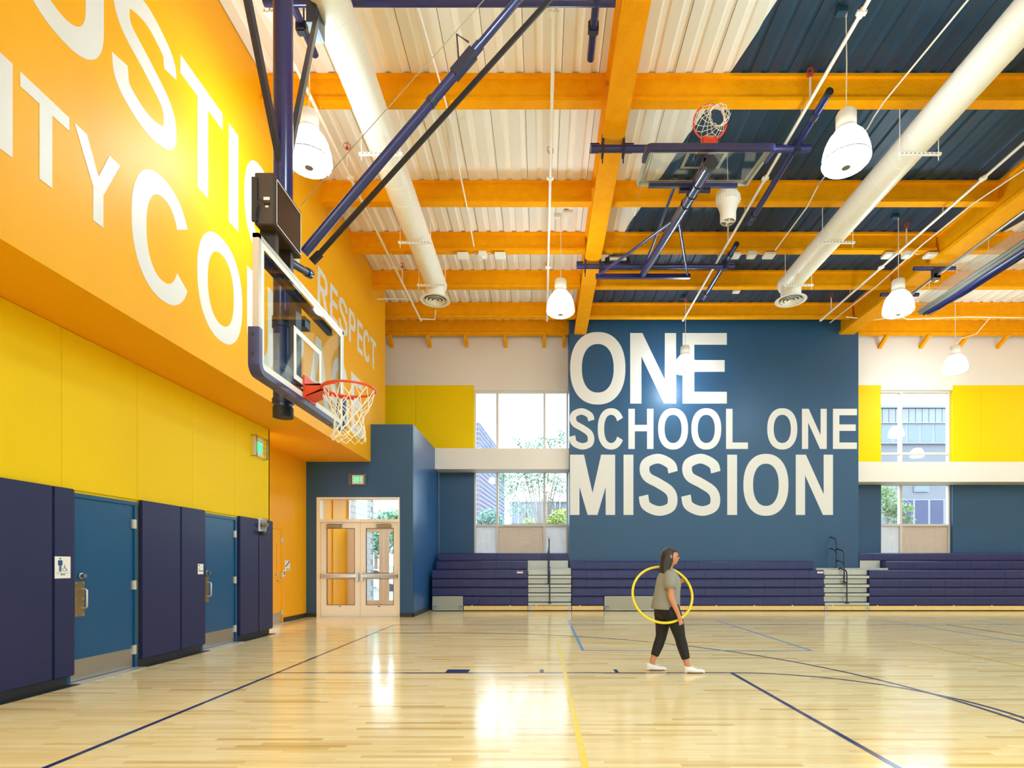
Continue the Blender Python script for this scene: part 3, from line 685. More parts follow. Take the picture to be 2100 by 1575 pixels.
def exit_sign(name, fn, a0, a1, b0, b1, flip, lab):
    o = thing(name, fn((a0+a1)/2, b0, 0), lab, 'sign', 'green exit signs in wire guards')
    def bx(p0, p1, q0, q1, d0, d1): return MB().prism(rect(p0, p1, q0, q1), fn, d0, d1)
    bx(a0, a1, b0, b1, 0, .05).build('housing', 'exit_face', o)
    w_ = (a1-a0); h = b1-b0; n = 4; cw = w_*.15
    for i, ch in enumerate('EXIT'):
        p = a0+w_*(.15+i*.185) ; letter(ch, p, p+(cw if ch != 'I' else cw*.3), b0+h*.22, b0+h*.78, fn, .05, .053, 'led_green', o, .19)
    g = MB(); k = .006
    for i in range(5):
        q = b0-.02+(h+.04)*i/4; g.prism(rect(a0-.06, a1+.06, q-k/2, q+k/2), fn, .10, .106)
    for q in (a0-.06, a0-.02, a1+.02, a1+.06): g.prism(rect(q-k, q+k, b0-.03, b1+.03), fn, .10, .11)
    for q in (a0-.06, a1+.06):
        for r_ in (b0-.02, b1+.02): g.prism(rect(q-k, q+k, r_-k, r_+k), fn, 0, .10)
    g.build('wire_guard', 'wire_tan', o)
exit_sign('exit_sign', lambda a, b, d: (a, YE-d, b), fe(723), fe(747), ge(993), ge(975), 0, 'green exit sign in wire guard above the double entry door')
yq = 9.98
exit_sign('exit_sign', lambda a, b, d: (XL+d, a, b), 10.56, 10.88, fz(936, 10.7), fz(899, 10.7), 0, 'green exit sign in wire guard on the yellow wall')
el = thing('emergency_light', (XP, 10.85, 2.1), 'clear domed emergency light at the top of the last navy pad', 'light')
box(XP-.02, XP+.02, 10.68, 10.95, 2.05, 2.30).build('back_box', 'sign_white', el)
box(XP+.02, XP+.11, 10.68, 10.95, 2.05, 2.31).build('clear_cover', 'clear_plastic', el, bevel=.03, smooth=True)
for q in (10.75, 10.88): MB().tube([(XP+.02, q, 2.2), (XP+.05, q, 2.19), (XP+.075, q, 2.18)], [.02, .045, .05], 14).build('lamp_head', 'steel', el, smooth=True)
box(XP, XP+.09, 10.69, 10.94, 2.0, 2.05).build('bottom_slot', 'base_black', el)

# ================================================================== BLEACHERS
rowY = [16.65, 16.68, 16.71, 16.74, 17.3, 17.67]
rowZ = [(.175, .428), (.455, .692), (.722, .958), (.988, 1.238), (1.25, 1.515), (1.53, 1.775)]
def bank(name, spans, lab, lowcut=None):
    x0 = fx(spans[0][0], rowY[0]); x1 = fx(spans[0][1], rowY[0])
    o = thing(name, ((x0+x1)/2, 16.9, 0), lab, 'bleacher', 'navy telescoping bleacher banks')
    seat = {}
    for r in range(6):
        if spans[r] is None: continue
        Y = rowY[r]; a, b = fx(spans[r][0], Y), fx(spans[r][1], Y); segs = [(a, b)]
        if r == 0 and lowcut: segs = []; q = a; 
        if r == 0 and lowcut:
            for c0, c1 in lowcut:
                if c0 > q+.1: segs.append((q, c0))
                q = c1
            if q < b-.1: segs.append((q, b))
        for a, b in segs:
            n = max(1, round((b-a)/.457)); w_ = (b-a)/n; key = (r, round(w_, 3))
            for i in range(n):
                xa = a+i*w_
                if key not in seat:
                    z0, z1 = rowZ[r]; dp = .24 if r < 4 else .22
                    if r == 5: dp = .3
                    m_ = MB(); poly = [(Y+.03, z0), (Y+.03, z0+.012), (Y, z0+.018), (Y, z1-.04), (Y+.012, z1-.012), (Y+.03, z1), (Y+dp, z1-.012), (Y+dp, z0)]
                    m_.prism(poly, lambda p, q, d: (d, p, q), 0.002, w_-.002)
                    s_ = m_.build('seat_block', 'navy_seat', o, at=(0, 0, 0)); s_.location = Vector((xa, 0, 0))-ORG[o]; seat[key] = s_
                else: clone(seat[key], o, Vector((xa, 0, 0))-ORG[o])
            z0, z1 = rowZ[r]
            box(a, b, Y+.05, Y+(.26 if r < 4 else .2), z0-.03, z0-.001).build('shaded_row_deck', 'understructure', o)  # deck coloured black, standing in for the shade in the gap between rows
    a, b = fx(spans[0][0], 16.65), fx(spans[0][1], 16.65)
    box(a+.02, b-.02, 16.94, 17.28, .0, 1.2).build('understructure', 'understructure', o)
    return o, a, b
bl, la, lb = bank('bleacher_bank', [(886, 1082), (886, 1082), (886, 1082), (886, 1082), (895, 1081), (899, 1165)], 'navy bleacher bank at left, beside the blue entry wall', [(fx(886, 16.65), fx(950, 16.65))])
bm_, ma, mb_ = bank('bleacher_bank', [(1173, 1690), (1173, 1690), (1173, 1690), (1173, 1690), (1170, 1668), None], 'long navy bleacher bank in the middle, below the lettered wall', [(fx(1239, 16.65), fx(1373, 16.65))])
br, ra, rb = bank('bleacher_bank', [(1783, 2280), (1783, 2280), (1783, 2280), (1783, 2280), (1817, 2280), (1761, 2270)], 'navy bleacher bank at right, below the right window')
# wooden kick boards with small brackets
def kick(parent, a, b):
    box(a, b, 16.62, 16.66, .03, .155).build('kick_board', 'pine_wood', parent)
    q = a+.25
    while q < b-.1:
        box(q-.02, q+.02, 16.625, 16.65, .155, .18).build('clip', 'aluminium', parent); q += 1.15
kick(bl, fx(951, 16.62), fx(1082, 16.62)); kick(bm_, fx(1173, 16.62), fx(1238, 16.62)); kick(bm_, fx(1374, 16.62), fx(1690, 16.62)); kick(br, fx(1783, 16.62), fx(2280, 16.62))
# grey wheelchair-space panels
def grey_panel(parent, p0, p1, icons):
    a, b = fx(p0, 16.6), fx(p1, 16.6)
    g = box(a, b, 16.6, 16.64, .035, .445).build('front_panel', 'panel_grey', parent)
    t = MB(); t.box(a, b, 16.592, 16.6, .43, .445); t.box(a, b, 16.592, 16.6, .03, .045); t.box(a, a+.012, 16.592, 16.6, .03, .445); t.box(b-.012, b, 16.592, 16.6, .03, .445); t.build('edge_trim', 'aluminium', g)
    for q in icons:
        cx = a+.07 if q == 0 else b-.07
        ic = box(cx-.045, cx+.045, 16.596, 16.6, .06, .15).build('wheelchair_sticker', 'icon_blue', g)
        m_ = MB(); P = lambda u, v, d: (cx+u, 16.596-d, .105+v)
        for i in range(10):
            t0, t1 = radians(100+i*25), radians(125+i*25); m_.prism([(.022*cos(t0), -.008+.022*sin(t0)), (.022*cos(t1), -.008+.022*sin(t1)), (.015*cos(t1), -.008+.015*sin(t1)), (.015*cos(t0), -.008+.015*sin(t0))], P, 0, .002)
        m_.prism(rect(-.006, .003, -.005, .03), P, 0, .002); m_.prism(rect(-.004, .02, -.004, .004), P, 0, .002); m_.prism(rect(.014, .028, -.03, .0), P, 0, .002)
        m_.build('symbol', 'sign_white', ic)
    bt = MB()
    for q in (a+.1, b-.1):
        for zz in (.38, .1): bt.box(q-.006, q+.006, 16.594, 16.6, zz-.006, zz+.006)
    bt.build('bolts', 'aluminium', g)
grey_panel(bl, 887, 949, (0, 1)); grey_panel(bm_, 1240, 1372, (0,))
for o, p in ((bl, 1067), (bm_, 1683)):
    X = fx(p, 16.74); l_ = box(X-.1, X+.08, 16.736, 16.742, 1.14, 1.2).build('warning_label', 'sign_white', o); box(X-.09, X+.07, 16.7345, 16.736, 1.175, 1.195).build('red_stripe', 'sticker_red', l_)
# metal aisle steps
def aisle(p0, p1, lab, wide):
    o = thing('aisle_steps', (fx((p0+p1)/2, 16.7), 16.8, 0), lab, 'steps', 'metal bleacher aisle steps')
    for r in range(5):
        Y = rowY[r]; z0, z1 = rowZ[r]; a, b = fx(p0, Y), fx(p1, Y)
        if r == 4: a, b = fx(wide[0], Y), fx(wide[1], Y)
        if r < 4:
            box(a, b, Y-.02, Y+.25, z0-.005, z0+.075).build('tread', 'step_metal', o, bevel=.006)
            box(a, b, Y+.10, Y+.12, z0+.10, z1+.005).build('riser', 'step_metal', o)
        else:
            box(a, b, Y-.15, Y+.24, z0-.04, z0+.045).build('tread', 'step_metal', o, bevel=.006)
            b2 = min(b, fx(1165, 17.6)) if p0 < 1200 else b; a2 = a if p0 < 1200 else fx(1762, 17.6)
            box(a2, b2, 17.54 if p0 < 1200 else 17.56, 17.6, z0+.02, 1.53).build('riser', 'step_metal', o)
    box(fx(p0, 16.9)+.01, fx(p1, 16.9)-.01, 16.98, 17.1, 0, 1.2).build('understructure', 'understructure', o)
    kick(o, fx(p0, 16.62), fx(p1, 16.62))
    for q in (p0+4, p1-4):
        X = fx(q, 16.62); s_ = box(X-.045, X+.045, 16.612, 16.62, .03, .155).build('latch_plate', 'aluminium', o); box(X-.01, X+.01, 16.608, 16.612, .06, .125).build('latch_slot', 'base_black', s_)
aisle(1083, 1171.5, 'metal aisle steps between the left and middle bleacher banks', (1082, 1170))
aisle(1691, 1782, 'metal aisle steps between the middle and right bleacher banks', (1669, 1815))
def handrail(X, Y, z0, h, lab):
    o = thing('handrail', (X, Y, z0), lab, 'handrail', 'dark bleacher aisle handrails')
    def loop(zt): return [(X, Y, zt-.12), (X, Y+.02, zt-.04), (X, Y+.08, zt), (X, Y+.38, zt+.07), (X, Y+.44, zt+.05), (X, Y+.46, zt-.01), (X, Y+.44, zt-.06)]
    MB().tube([(X, Y, z0)]+loop(z0+h), .02, 10).build('post', 'dark_steel', o, smooth=True)
    MB().tube([(X, Y, z0+h-.42)]+loop(z0+h-.36)[2:], .017, 10).build('lower_loop', 'dark_steel', o, smooth=True)
    box(X-.05, X+.05, Y-.04, Y+.05, z0, z0+.03).build('foot_plate', 'dark_steel', o)
for X, nm in ((.255, 'left'), (9.22, 'right')):
    handrail(X, 16.62, .225, 1.0, 'dark handrail on the lowest step of the %s bleacher aisle' % nm)
    handrail(X-.04, 16.7, .8, 1.02, 'dark handrail halfway up the %s bleacher aisle' % nm)
    handrail(X-.01, 17.2, 1.30, .92, 'dark handrail on the top landing of the %s bleacher aisle' % nm)

# ================================================================== CEILING SERVICES
def lamp(X, Y, first=None):
    pass
ZLB = 7.09
def make_lamp(X, Y, lab):
    o = thing('pendant_lamp', (X, Y, ZLB), lab, 'lamp', 'white dome pendant lamps')
    c = (X, Y, ZLB)
    MB().lathe(c, [(.318, .10), (.312, .17), (.298, .25), (.268, .35), (.225, .43), (.16, .50)], 20, caps=False).build('shade', 'shade_white', o, smooth=True, sharp=80)
    MB().lathe(c, [(.06, .0), (.2, .008), (.275, .03), (.31, .065), (.318, .098)], 20, caps=False).build('bottom_lens', 'lens_white', o, smooth=True, sharp=80)
    MB().lathe(c, [(.319, .092), (.325, .095), (.325, .108), (.319, .111)], 28, caps=False).build('shade_ring', 'lens_grey', o)
    MB().lathe(c, [(.0005, -.004), (.06, -.004), (.06, .002)], 16).build('lens_cap', 'lens_grey', o)
    MB().lathe(c, [(.165, .49), (.165, .51), (.135, .53), (.135, .76), (.12, .79), (.02, .80)], 24).build('housing', 'white_paint', o, smooth=True)
    tube([(X, Y, ZLB+.8), (X+.01, Y, ZLB+1.5), (X, Y, ZC-.10)], .008, 6).build('cord', 'white_paint', o)
    b = box(X-.14, X-.0, Y-.05, Y+.05, ZC-.08, ZC-.005).build('junction_box', 'blue_wall' if X > 3 else 'white_paint', o)
    tube([(X-.02, Y, ZC-.05), (X+.01, Y, ZC-.04), (X, Y, ZC-.12)], .014, 6).build('hook', 'white_paint', b)
    return o
spots = [(-3.33, 7.9, 'white dome pendant lamp behind the near hoop mast'), (4.37, 7.9, 'large white dome pendant lamp beside the right duct'), (.44, 12.55, 'white dome pendant lamp left of the first orange girder'),
         (8.13, 12.55, 'white dome pendant lamp in front of the divider curtain end'), (4.27, 16.35, 'white dome pendant lamp in front of the ONE lettering'), (12.28, 16.35, 'white dome pendant lamp above the right window')]
proto = None
for X, Y, lab in spots:
    if proto is None: proto = make_lamp(X, Y, lab)
    else:
        c = copy_tree(proto, None, (X, Y, ZLB)); c['label'] = lab
        if 5.3 < X+.25*Y < 14.3:                  # boxes on the blue part of the deck are painted blue
            for ch in c.children:
                if ch.name.startswith('junction_box'): ch.material_slots[0].link = 'OBJECT'; ch.material_slots[0].material = M['blue_wall']
rest = [(12.2, 7.9), (20, 7.9), (15.9, 12.55), (20, 16.35), (.44, 3.3), (8.13, 3.3), (15.9, 3.3), (-3.33, -1.2), (4.3, -1.2), (12.2, -1.2), (20, -1.2), (.44, -5.4), (8.13, -5.4), (15.9, -5.4)]
for X, Y in rest:
    c = copy_tree(proto, None, (X, Y, ZLB)); c['label'] = 'white dome pendant lamp outside the photo frame'
# ducts
def duct(X, lab):
    zc = 8.46; r = .255
    o = thing('air_duct', (X, 14.0, zc), lab, 'duct', 'white round air ducts')
    ye = 13.95
    MB().tube([(X, YBACK+.5, zc), (X, ye, zc)], r, 32).build('pipe', 'duct_white', o, smooth=True)
    MB().tube([(X, ye-.02, zc), (X, ye+.02, zc), (X, ye+.03, zc)], [r, r+.006, r-.04], 32).build('end_cap', 'duct_white', o, smooth=True)
    y = 3.0; ringp = None
    while y < ye-.1:
        ring = MB().tube([(X, y-.012, zc), (X, y-.004, zc), (X, y+.004, zc), (X, y+.012, zc)], [r, r+.0035, r+.0035, r], 32, caps=False)
        if ringp is None: ringp = ring.build('seam', 'duct_white', o, smooth=True); yp = y
        else: clone(ringp, o, (0, y-yp, 0))
        y += .5
    zd = 8.0
    MB().lathe((X, 13.78, 0), [(.24, zc), (.24, zd+.06), (.375, zd+.01), (.375, zd), (.30, zd+.005), (.29, zd+.05), (.0005, zd+.06)], 32, caps=False).build('diffuser_ring', 'duct_white', o, smooth=True)
    for r0 in (.235, .15, .06):
        MB().lathe((X, 13.78, 0), [(r0-.05, zd+.035), (r0, zd-.004), (r0+.002, zd+.002), (r0-.045, zd+.042)], 28, caps=False).build('diffuser_cone', 'duct_white', o, smooth=True)
    MB().lathe((X, 13.78, 0), [(.0005, zd+.0499), (.285, zd+.0499), (.285, zd+.0505), (.0005, zd+.0505)], 28, caps=False).build('diffuser_throat', 'lens_grey', o)
    for y in (4.05, 6.55, 9.1, 11.6, 13.37):
        b = MB(); zt = zc-r; b.box(X-.36, X+.36, y-.02, y+.02, zt-.045, zt-.005); b.build('strut_channel', 'white_paint', o)
        sl = MB()
        for k in range(9): sl.box(X-.31+k*.07, X-.27+k*.07, y-.0225, y-.0195, zt-.032, zt-.018)
        sl.build('channel_slots', 'lens_grey', o)
        for s_ in (-1, 1): tube([(X+s_*.32, y, zt-.13), (X+s_*.32, y, ZB+.01)], .007, 6).build('hanger_rod', 'white_paint', o)
    return o
duct(-2.65, 'white round air duct along the left bay')
duct(6.24, 'white round air duct crossing the blue ceiling at right')
# sprinkler pipes
ZP = 8.76
def sprinkler_pipe(X, heads, lab):
    o = thing('sprinkler_pipe', (X, 16.6, ZP), lab, 'pipe', 'white sprinkler pipes')
    tube([(X, YBACK+.3, ZP), (X, 16.55, ZP)], .028, 12).build('pipe', 'white_paint', o, smooth=True)
    MB().tube([(X, 16.5, ZP), (X, 16.6, ZP), (X, 16.63, ZP)], [.036, .036, .028], 12).build('end_cap', 'white_paint', o, smooth=True)
    for y in (4.2, 7.35, 10.5, 13.65):
        c = MB(); c.tube([(X, y-.05, ZP), (X, y+.05, ZP)], .042, 12); c.box(X-.065, X+.065, y-.03, y+.03, ZP-.016, ZP+.016); c.build('coupling', 'white_paint', o)
    for y in heads:
        h = tube([(X, y, ZP+.02), (X, y, ZP+.38)], .016, 8).build('sprig', 'white_paint', o)
        g = MB(); g.tube([(X, y, ZP+.38), (X, y, ZP+.44)], [.02, .03], 8)
        for k in range(4):
            q = k*pi/2+.4; g.tube([(X+.03*cos(q), y+.03*sin(q), ZP+.40), (X+.06*cos(q), y+.06*sin(q), ZP+.44), (X+.055*cos(q), y+.055*sin(q), ZP+.50), (X, y, ZP+.53)], .006, 5)
        g.build('sprinkler_head', 'sprinkler_red', h)
    for y in (9.05, 11.55, 13.3, 15.02): tube([(X, y, ZP+.02), (X, y, ZB+.02)], .006, 6).build('hanger_rod', 'white_paint', o)
sprinkler_pipe(-3.63, (10.3, 14.4), 'white sprinkler pipe beside the orange lettered wall')
sprinkler_pipe(.17, (10.4, 14.4), 'white sprinkler pipe left of the first girder')
sprinkler_pipe(4.27, (8.75, 12.6, 16.3), 'white sprinkler pipe beside the folded hoop')
sprinkler_pipe(8.42, (12.7, 16.0), 'white sprinkler pipe left of the second girder')
o = thing('pipe_branch', (-3.7, 15.9, ZP), 'short white pipe branch at the end of the left sprinkler pipe', 'pipe')
tube([(-3.6, 16.5, ZP), (-3.2, 16.55, ZP), (-3.18, 16.58, ZP+.3)], .02, 8).build('elbow_pipe', 'white_paint', o, smooth=True)
tube([(-4.55, 15.3, ZP+.02), (-3.64, 15.3, ZP+.02)], .02, 8).build('wall_arm', 'white_paint', o, smooth=True)
# conduits
def conduit(pts, lab, r=.014):
    tag(MB().tube(pts, r, 8).build('conduit', 'white_paint', smooth=True, at=pts[0]), lab, 'conduit', 'thin white conduits')
def at(px, py, z_): Y = (z_-CAMZ)*FPX/(VY-py); return (fx(px, Y), Y, z_)
conduit([(-1.72, 2, 8.9), at(854, 0, 8.9), at(915, 212, 8.9), at(921, 240, 8.9), at(926, 252, 9.25), at(938, 330, 9.25), at(955, 412, 8.9), at(972, 505, 8.82)], 'thin white conduit beside the left duct, reaching the white boxes')
conduit([(6.0, 2, 8.9), at(1985, 0, 8.9), at(1812, 210, 8.9), at(1792, 240, 8.9), at(1780, 262, 9.2), at(1688, 366, 9.2), at(1678, 380, 8.9), at(1655, 425, 8.9), at(1590, 513, 8.82)], 'thin white conduit crossing the blue ceiling left of the right duct')
conduit([(9.0, 3, 8.80), at(2100, 348, 8.80), at(1998, 416, 8.80), at(1890, 503, 8.80), at(1800, 585, 8.80), at(1702, 662, 8.80)], 'thin white conduit beside the second girder')
conduit([at(1735, 650, 8.78), at(1795, 656, 8.78), at(1845, 648, 8.8), at(1860, 655, 8.8), at(1980, 650, 8.82), at(2110, 652, 8.8)], 'thin white cable sagging across the far right bay')
conduit([at(2030, 652, 8.8), at(2002, 685, 8.6), at(1972, 694, 8.4), at(1962, 705, 8.2)], 'thin white cable looping down to the right window lamp', .01)
# white relay boxes below the third beam
def cluster(pxs, lab):
    for i, p in enumerate(pxs):
        Y = 13.28; X = fx(p, Y); zt = ZB
        nm = ('left one', 'middle one', 'right one')[i]
        o = thing('relay_box', (X, Y, zt), 'small white ceiling box, %s of the %s' % (nm, lab), 'ceiling box', 'white boxes below the third beam')
        if i != 1:
            box(X-.13, X+.13, Y-.11, Y+.11, zt-.11, zt-.045).build('case', 'white_paint', o, bevel=.008)
            tube([(X, Y, zt-.05), (X, Y, zt)], .015, 8).build('stem', 'white_paint', o)
        else:
            box(X-.10, X+.10, Y-.09, Y+.09, zt-.12, zt-.0).build('case', 'white_paint', o, bevel=.012)
            MB().lathe((X, Y, zt-.13), [(.04, -.015), (.05, .0), (.05, .012)], 16).build('sensor_face', 'sign_white', o, smooth=True)
            for s_ in (-1, 1):
                MB().tube([(X+s_*.08, Y, zt-.06), (X+s_*.16, Y-.02, zt-.02), (X+s_*.24, Y, zt-.05), (X+s_*.30, Y, zt-.05)], .006, 5).build('whip_cable', 'white_paint', o)
cluster((950, 990, 1026), 'trio below the left bay beam')
cluster((1506, 1541, 1577), 'trio beside the folded hoop')
cluster((1822, 1860, 1908), 'trio beside the second girder')
# destratification fan
X, Y = fx(1493, 10.6), 10.6; zt = fz(392, Y); zb0 = fz(456, Y)
fan = thing('ceiling_fan', (X, Y, zb0), 'white cone-shaped hanging fan behind the folded hoop', 'fan')
h = zt-zb0
MB().lathe((X, Y, zb0), [(.13, 0), (.145, .02), (.15, .2), (.19, h*.55), (.215, h*.72), (.215, h*.8), (.18, h*.93), (.06, h)], 28, caps=False).build('body', 'white_paint', fan, smooth=True)
rb_ = MB()
for k in range(28):
    q = 2*pi*k/28; rb_.bar((X+.216*cos(q), Y+.216*sin(q), zb0+h*.62), (X+.216*cos(q), Y+.216*sin(q), zb0+h*.8), .012, .012)
rb_.build('vent_ribs', 'sign_white', fan)
v = MB(); v.box(X-.13, X+.13, Y-.008, Y+.008, zb0+.005, zb0+.06); v.box(X-.008, X+.008, Y-.13, Y+.13, zb0+.005, zb0+.06); v.lathe((X, Y, zb0+.0), [(.035, 0), (.035, .07)], 12); v.build('outlet_vanes', 'white_paint', fan)
MB().tube([(X-.23, Y, zb0+h*.75), (X-.2, Y, zb0+h*.95), (X-.1, Y, zb0+h*1.08), (X, Y, zb0+h*1.12), (X+.1, Y, zb0+h*1.08), (X+.2, Y, zb0+h*.95), (X+.24, Y, zb0+h*.72)], .012, 8).build('yoke', 'white_paint', fan)
tube([(X, Y, zb0+h*1.1), (X-.02, Y, ZC)], .006, 6).build('hanger_cable', 'white_paint', fan)
# smoke detectors / small deck boxes
for px, py, lab in ((970, 596, 'small white ceiling sensor behind the left duct'), (1510, 598, 'small white ceiling sensor on the blue ceiling near the far wall'), (1164, 438, 'small white junction box on the white ceiling by the first girder')):
    p = at(px, py, ZC-.03); o = thing('ceiling_sensor', p, lab, 'sensor')
    box(p[0]-.1, p[0]+.1, p[1]-.08, p[1]+.08, ZC-.06, ZC).build('case', 'white_paint', o, bevel=.01); MB().lathe((p[0], p[1], ZC-.075), [(.03, 0), (.05, .02)], 14).build('sensor_face', 'sign_white', o)

# divider curtain, raised
X = 9.58
cu = thing('divider_curtain', (X, 12, 7.5), 'raised gym divider curtain, grey folds with navy hem, below the second girder', 'curtain')
yn, yf = -5.0, 14.0
mb = MB(); n = 30; V = []; F = []
for i in range(n+1):
    y = yn+(yf-yn)*i/n
    for z_ in (8.13, 7.80): V.append((X+.02*sin(i*1.3), y, z_))
for i in range(n): F.append((2*i, 2*i+2, 2*i+3, 2*i+1))
mb.add(V, F); mb.build('mesh_top', 'curtain_mesh', cu)
def fold(z0, z1, dx0, dx1, y1, name, m):
    mb = MB(); n = 60; V = []; F = []
    P = [(dx0, z0), (dx1, z0-(z0-z1)*.35), (dx1*1.05, z1+.04), (dx1*.6, z1), (dx0*.4, z1+.05)]
    for i in range(n+1):
        y = yn+(y1-yn)*i/n; e = max(0, (i/n-.93)/.07); k = 1-.5*e
        for a, b in P: V.append((X+a*k+.012*sin(i*.9), y, b+(z0-b)*e*.5+.01*sin(i*.55)))
    c = len(P)
    for i in range(n):
        for j in range(c-1): F.append((i*c+j, (i+1)*c+j, (i+1)*c+j+1, i*c+j+1))
    mb.add(V, F); mb.build(name, m, cu, smooth=True, sharp=70)
fold(7.83, 7.70, -.04, -.13, 13.95, 'fold', 'curtain_grey'); fold(7.77, 7.64, -.03, -.10, 13.9, 'fold', 'curtain_grey'); fold(7.73, 7.60, -.05, -.15, 13.85, 'fold', 'curtain_grey'); fold(7.82, 7.62, .03, .12, 13.95, 'fold', 'curtain_grey')
fold(7.68, 7.53, -.03, -.11, 13.75, 'navy_hem', 'navy_seat'); fold(7.66, 7.53, .02, .10, 13.7, 'navy_hem', 'navy_seat')
tube([(X, yn, 7.545), (X, 13.6, 7.545)], .01, 8).build('bottom_batten', 'dark_steel', cu)
MB().tube([(X+.02, yn, 8.42), (X+.02, 15.2, 8.42)], .03, 12).build('drive_pipe', 'steel', cu, smooth=True)
for y in (13.4, 14.7):
    p = MB().tube([(9.06, y, 8.60), (10.06, y, 8.60)], .05, 14).build('cross_pipe', 'navy_steel', cu, smooth=True)
    MB().box(X-.07, X+.09, y-.05, y+.05, 8.36, 8.62).build('bearing_bracket', 'dark_steel', p)
    MB().tube([(X+.02, y-.05, 8.38), (X+.02, y+.05, 8.38)], .09, 16).build('pulley', 'steel', p)
for k in range(14):
    y = 13.6-k*.9; tube([(X, y, 8.42), (X, y, 8.12)], .004, 4).build('lift_cable', 'white_paint', cu)

# ================================================================== BASKETBALL HOOPS
def backboard(o, T, netmode):
    """T(u,v,n): u across, v up from the lower edge, n out of the face"""
    W2 = .915; H = 1.07
    def mk(): return MB(T)
    def bx(*a): return mk().box(*a)
    bd = bx(-W2+.03, W2-.03, .03, H-.03, -.012, 0).build('glass_board', 'board_glass', o)
    fr = mk(); k = .035; fr.box(-W2, -W2+k, 0, H, -.045, .004); fr.box(W2-k, W2, 0, H, -.045, .004); fr.box(-W2, W2, H-k, H, -.045, .004); fr.box(-W2, W2, 0, k, -.045, .004); fr.build('board_frame', 'aluminium', o)
    st = mk(); a, b = .036, .085
    st.box(-W2+a, -W2+b, a, H-a, .0005, .002); st.box(W2-b, W2-a, a, H-a, .0005, .002); st.box(-W2+b, W2-b, H-b, H-a, .0005, .002); st.box(-W2+b, W2-b, a, b, .0005, .002); st.build('border_stripe', 'sign_white', bd)
    tg = mk(); x0, x1, y0, y1 = -.305, .305, .15, .62; s = .05
    tg.box(x0, x0+s, y0, y1, .0005, .002); tg.box(x1-s, x1, y0, y1, .0005, .002); tg.box(x0+s, x1-s, y1-s, y1, .0005, .002); tg.box(x0+s, x1-s, y0, y0+s, .0005, .002); tg.build('target_square', 'sign_white', bd)
    # padding: U-shaped, rounded lower corners
    def upath(out):
        r = .09; w_ = W2+out; return [(-w_, .33)]+[(-w_+r+r*cos(t), -out+r+r*sin(t)) for t in [pi+i*pi/12 for i in range(7)]]+[(w_-r+r*cos(t), -out+r+r*sin(t)) for t in [1.5*pi+i*pi/12 for i in range(7)]]+[(w_, .33)]
    def upath_in():
        r = .05; w_ = W2-.02; return [(-w_, .33)]+[(-w_+r+r*cos(t), .02+r+r*sin(t)) for t in [pi+i*pi/12 for i in range(7)]]+[(w_-r+r*cos(t), .02+r+r*sin(t)) for t in [1.5*pi+i*pi/12 for i in range(7)]]+[(w_, .33)]
    A, B = upath(.035), upath_in(); pd = mk(); n = len(A); V = []; F = []
    for (a0, a1), (b0, b1) in zip(A, B):
        V += [(b0, b1, .022), ((a0*.9+b0*.1), (a1*.9+b1*.1), .024), (a0, a1, .012), (a0, a1, -.062), (b0, b1, -.07)]
    for i in range(n-1):
        for j in range(5): F.append((i*5+j, i*5+(j+1) % 5, (i+1)*5+(j+1) % 5, (i+1)*5+j))
    F.append((0, 1, 2, 3, 4)); F.append(tuple(reversed(range((n-1)*5, n*5))))
    pd.add(V, F); P = pd.build('edge_pad', 'navy_board_pad', o, smooth=True)
    bo = mk()
    for i in range(9):
        if i != 4: u = -.8+i*.2; bo.box(u-.012, u+.012, -.0365, -.034, -.037, -.013)
    for s_ in (-1, 1):
        for v_ in (.12, .27): bo.box(s_*(W2+.0345)-.0015, s_*(W2+.0345)+.0015, v_-.012, v_+.012, -.037, -.013)
    bo.build('pad_bolts', 'base_black', P)
    # rim
    cv, cn, R = .15, .385, .235
    rb = mk(); rb.box(-.13, .13, .03, .24, .006, .02); 
    rb.prism([(.006, .05), (.006, .155), (.16, .165), (.16, .12)], lambda p, q, d: (d, q, p), -.12, -.105); rb.prism([(.006, .05), (.006, .155), (.16, .165), (.16, .12)], lambda p, q, d: (d, q, p), .105, .12)
    rb.box(-.12, .12, .148, .165, .006, .17); rb.add([(-.105, .148, .02), (.105, .148, .02), (.085, .12, .19), (-.085, .12, .19), (-.105, .05, .02), (.105, .05, .02)], [(0, 1, 2, 3), (3, 2, 5, 4)])
    rb.build('rim_bracket', 'rim_orange', o)
    rg = mk(); rg.tube([(R*cos(t), cv, cn+R*sin(t)) for t in [2*pi*i/48 for i in range(48)]], .012, 8, closed=True)
    rg.tube([((R+.012)*cos(t), cv-.018, cn+(R+.012)*sin(t)) for t in [pi*1.05+pi*.9*i/20 for i in range(21)]], .011, 8)
    RG = rg.build('rim', 'rim_orange', o, smooth=True)
    wv = mk(); wv.box(-.06, .06, .05, .09, .1605, .1625); wv.build('rim_sticker', 'letter_cream', RG)
    # net
    nt = mk(); K = 12; lev = [(0, .235), (-.10, .205), (-.17, .165), (-.235, .145), (-.29, .135), (-.345, .135), (-.40, .145), (-.44, .16)]
    nod = []; rnd = random.Random(3)
    for j, (dz, rr) in enumerate(lev):
        row = []
        for kk in range(K):
            t = 2*pi*(kk+.5*(j % 2))/K
            jt = 0 if j == 0 else .012
            u, v_, n_ = rr*cos(t)+rnd.uniform(-jt, jt), cv-.01+dz+rnd.uniform(-jt, jt), cn+rr*sin(t)+rnd.uniform(-jt, jt)
            if netmode == 'folded':       # the board lies flat: the net drops under its own weight
                k2 = -dz; u = rr*cos(t)*(1-.25*k2)+rnd.uniform(-jt, jt)+.02*j*.5; v_ = cv-.01-k2*.55+rnd.uniform(-jt, jt); n_ = cn+rr*sin(t)*(1-.3*k2)-.10*k2+rnd.uniform(-jt, jt)
            row.append((u, v_, n_))
        nod.append(row)
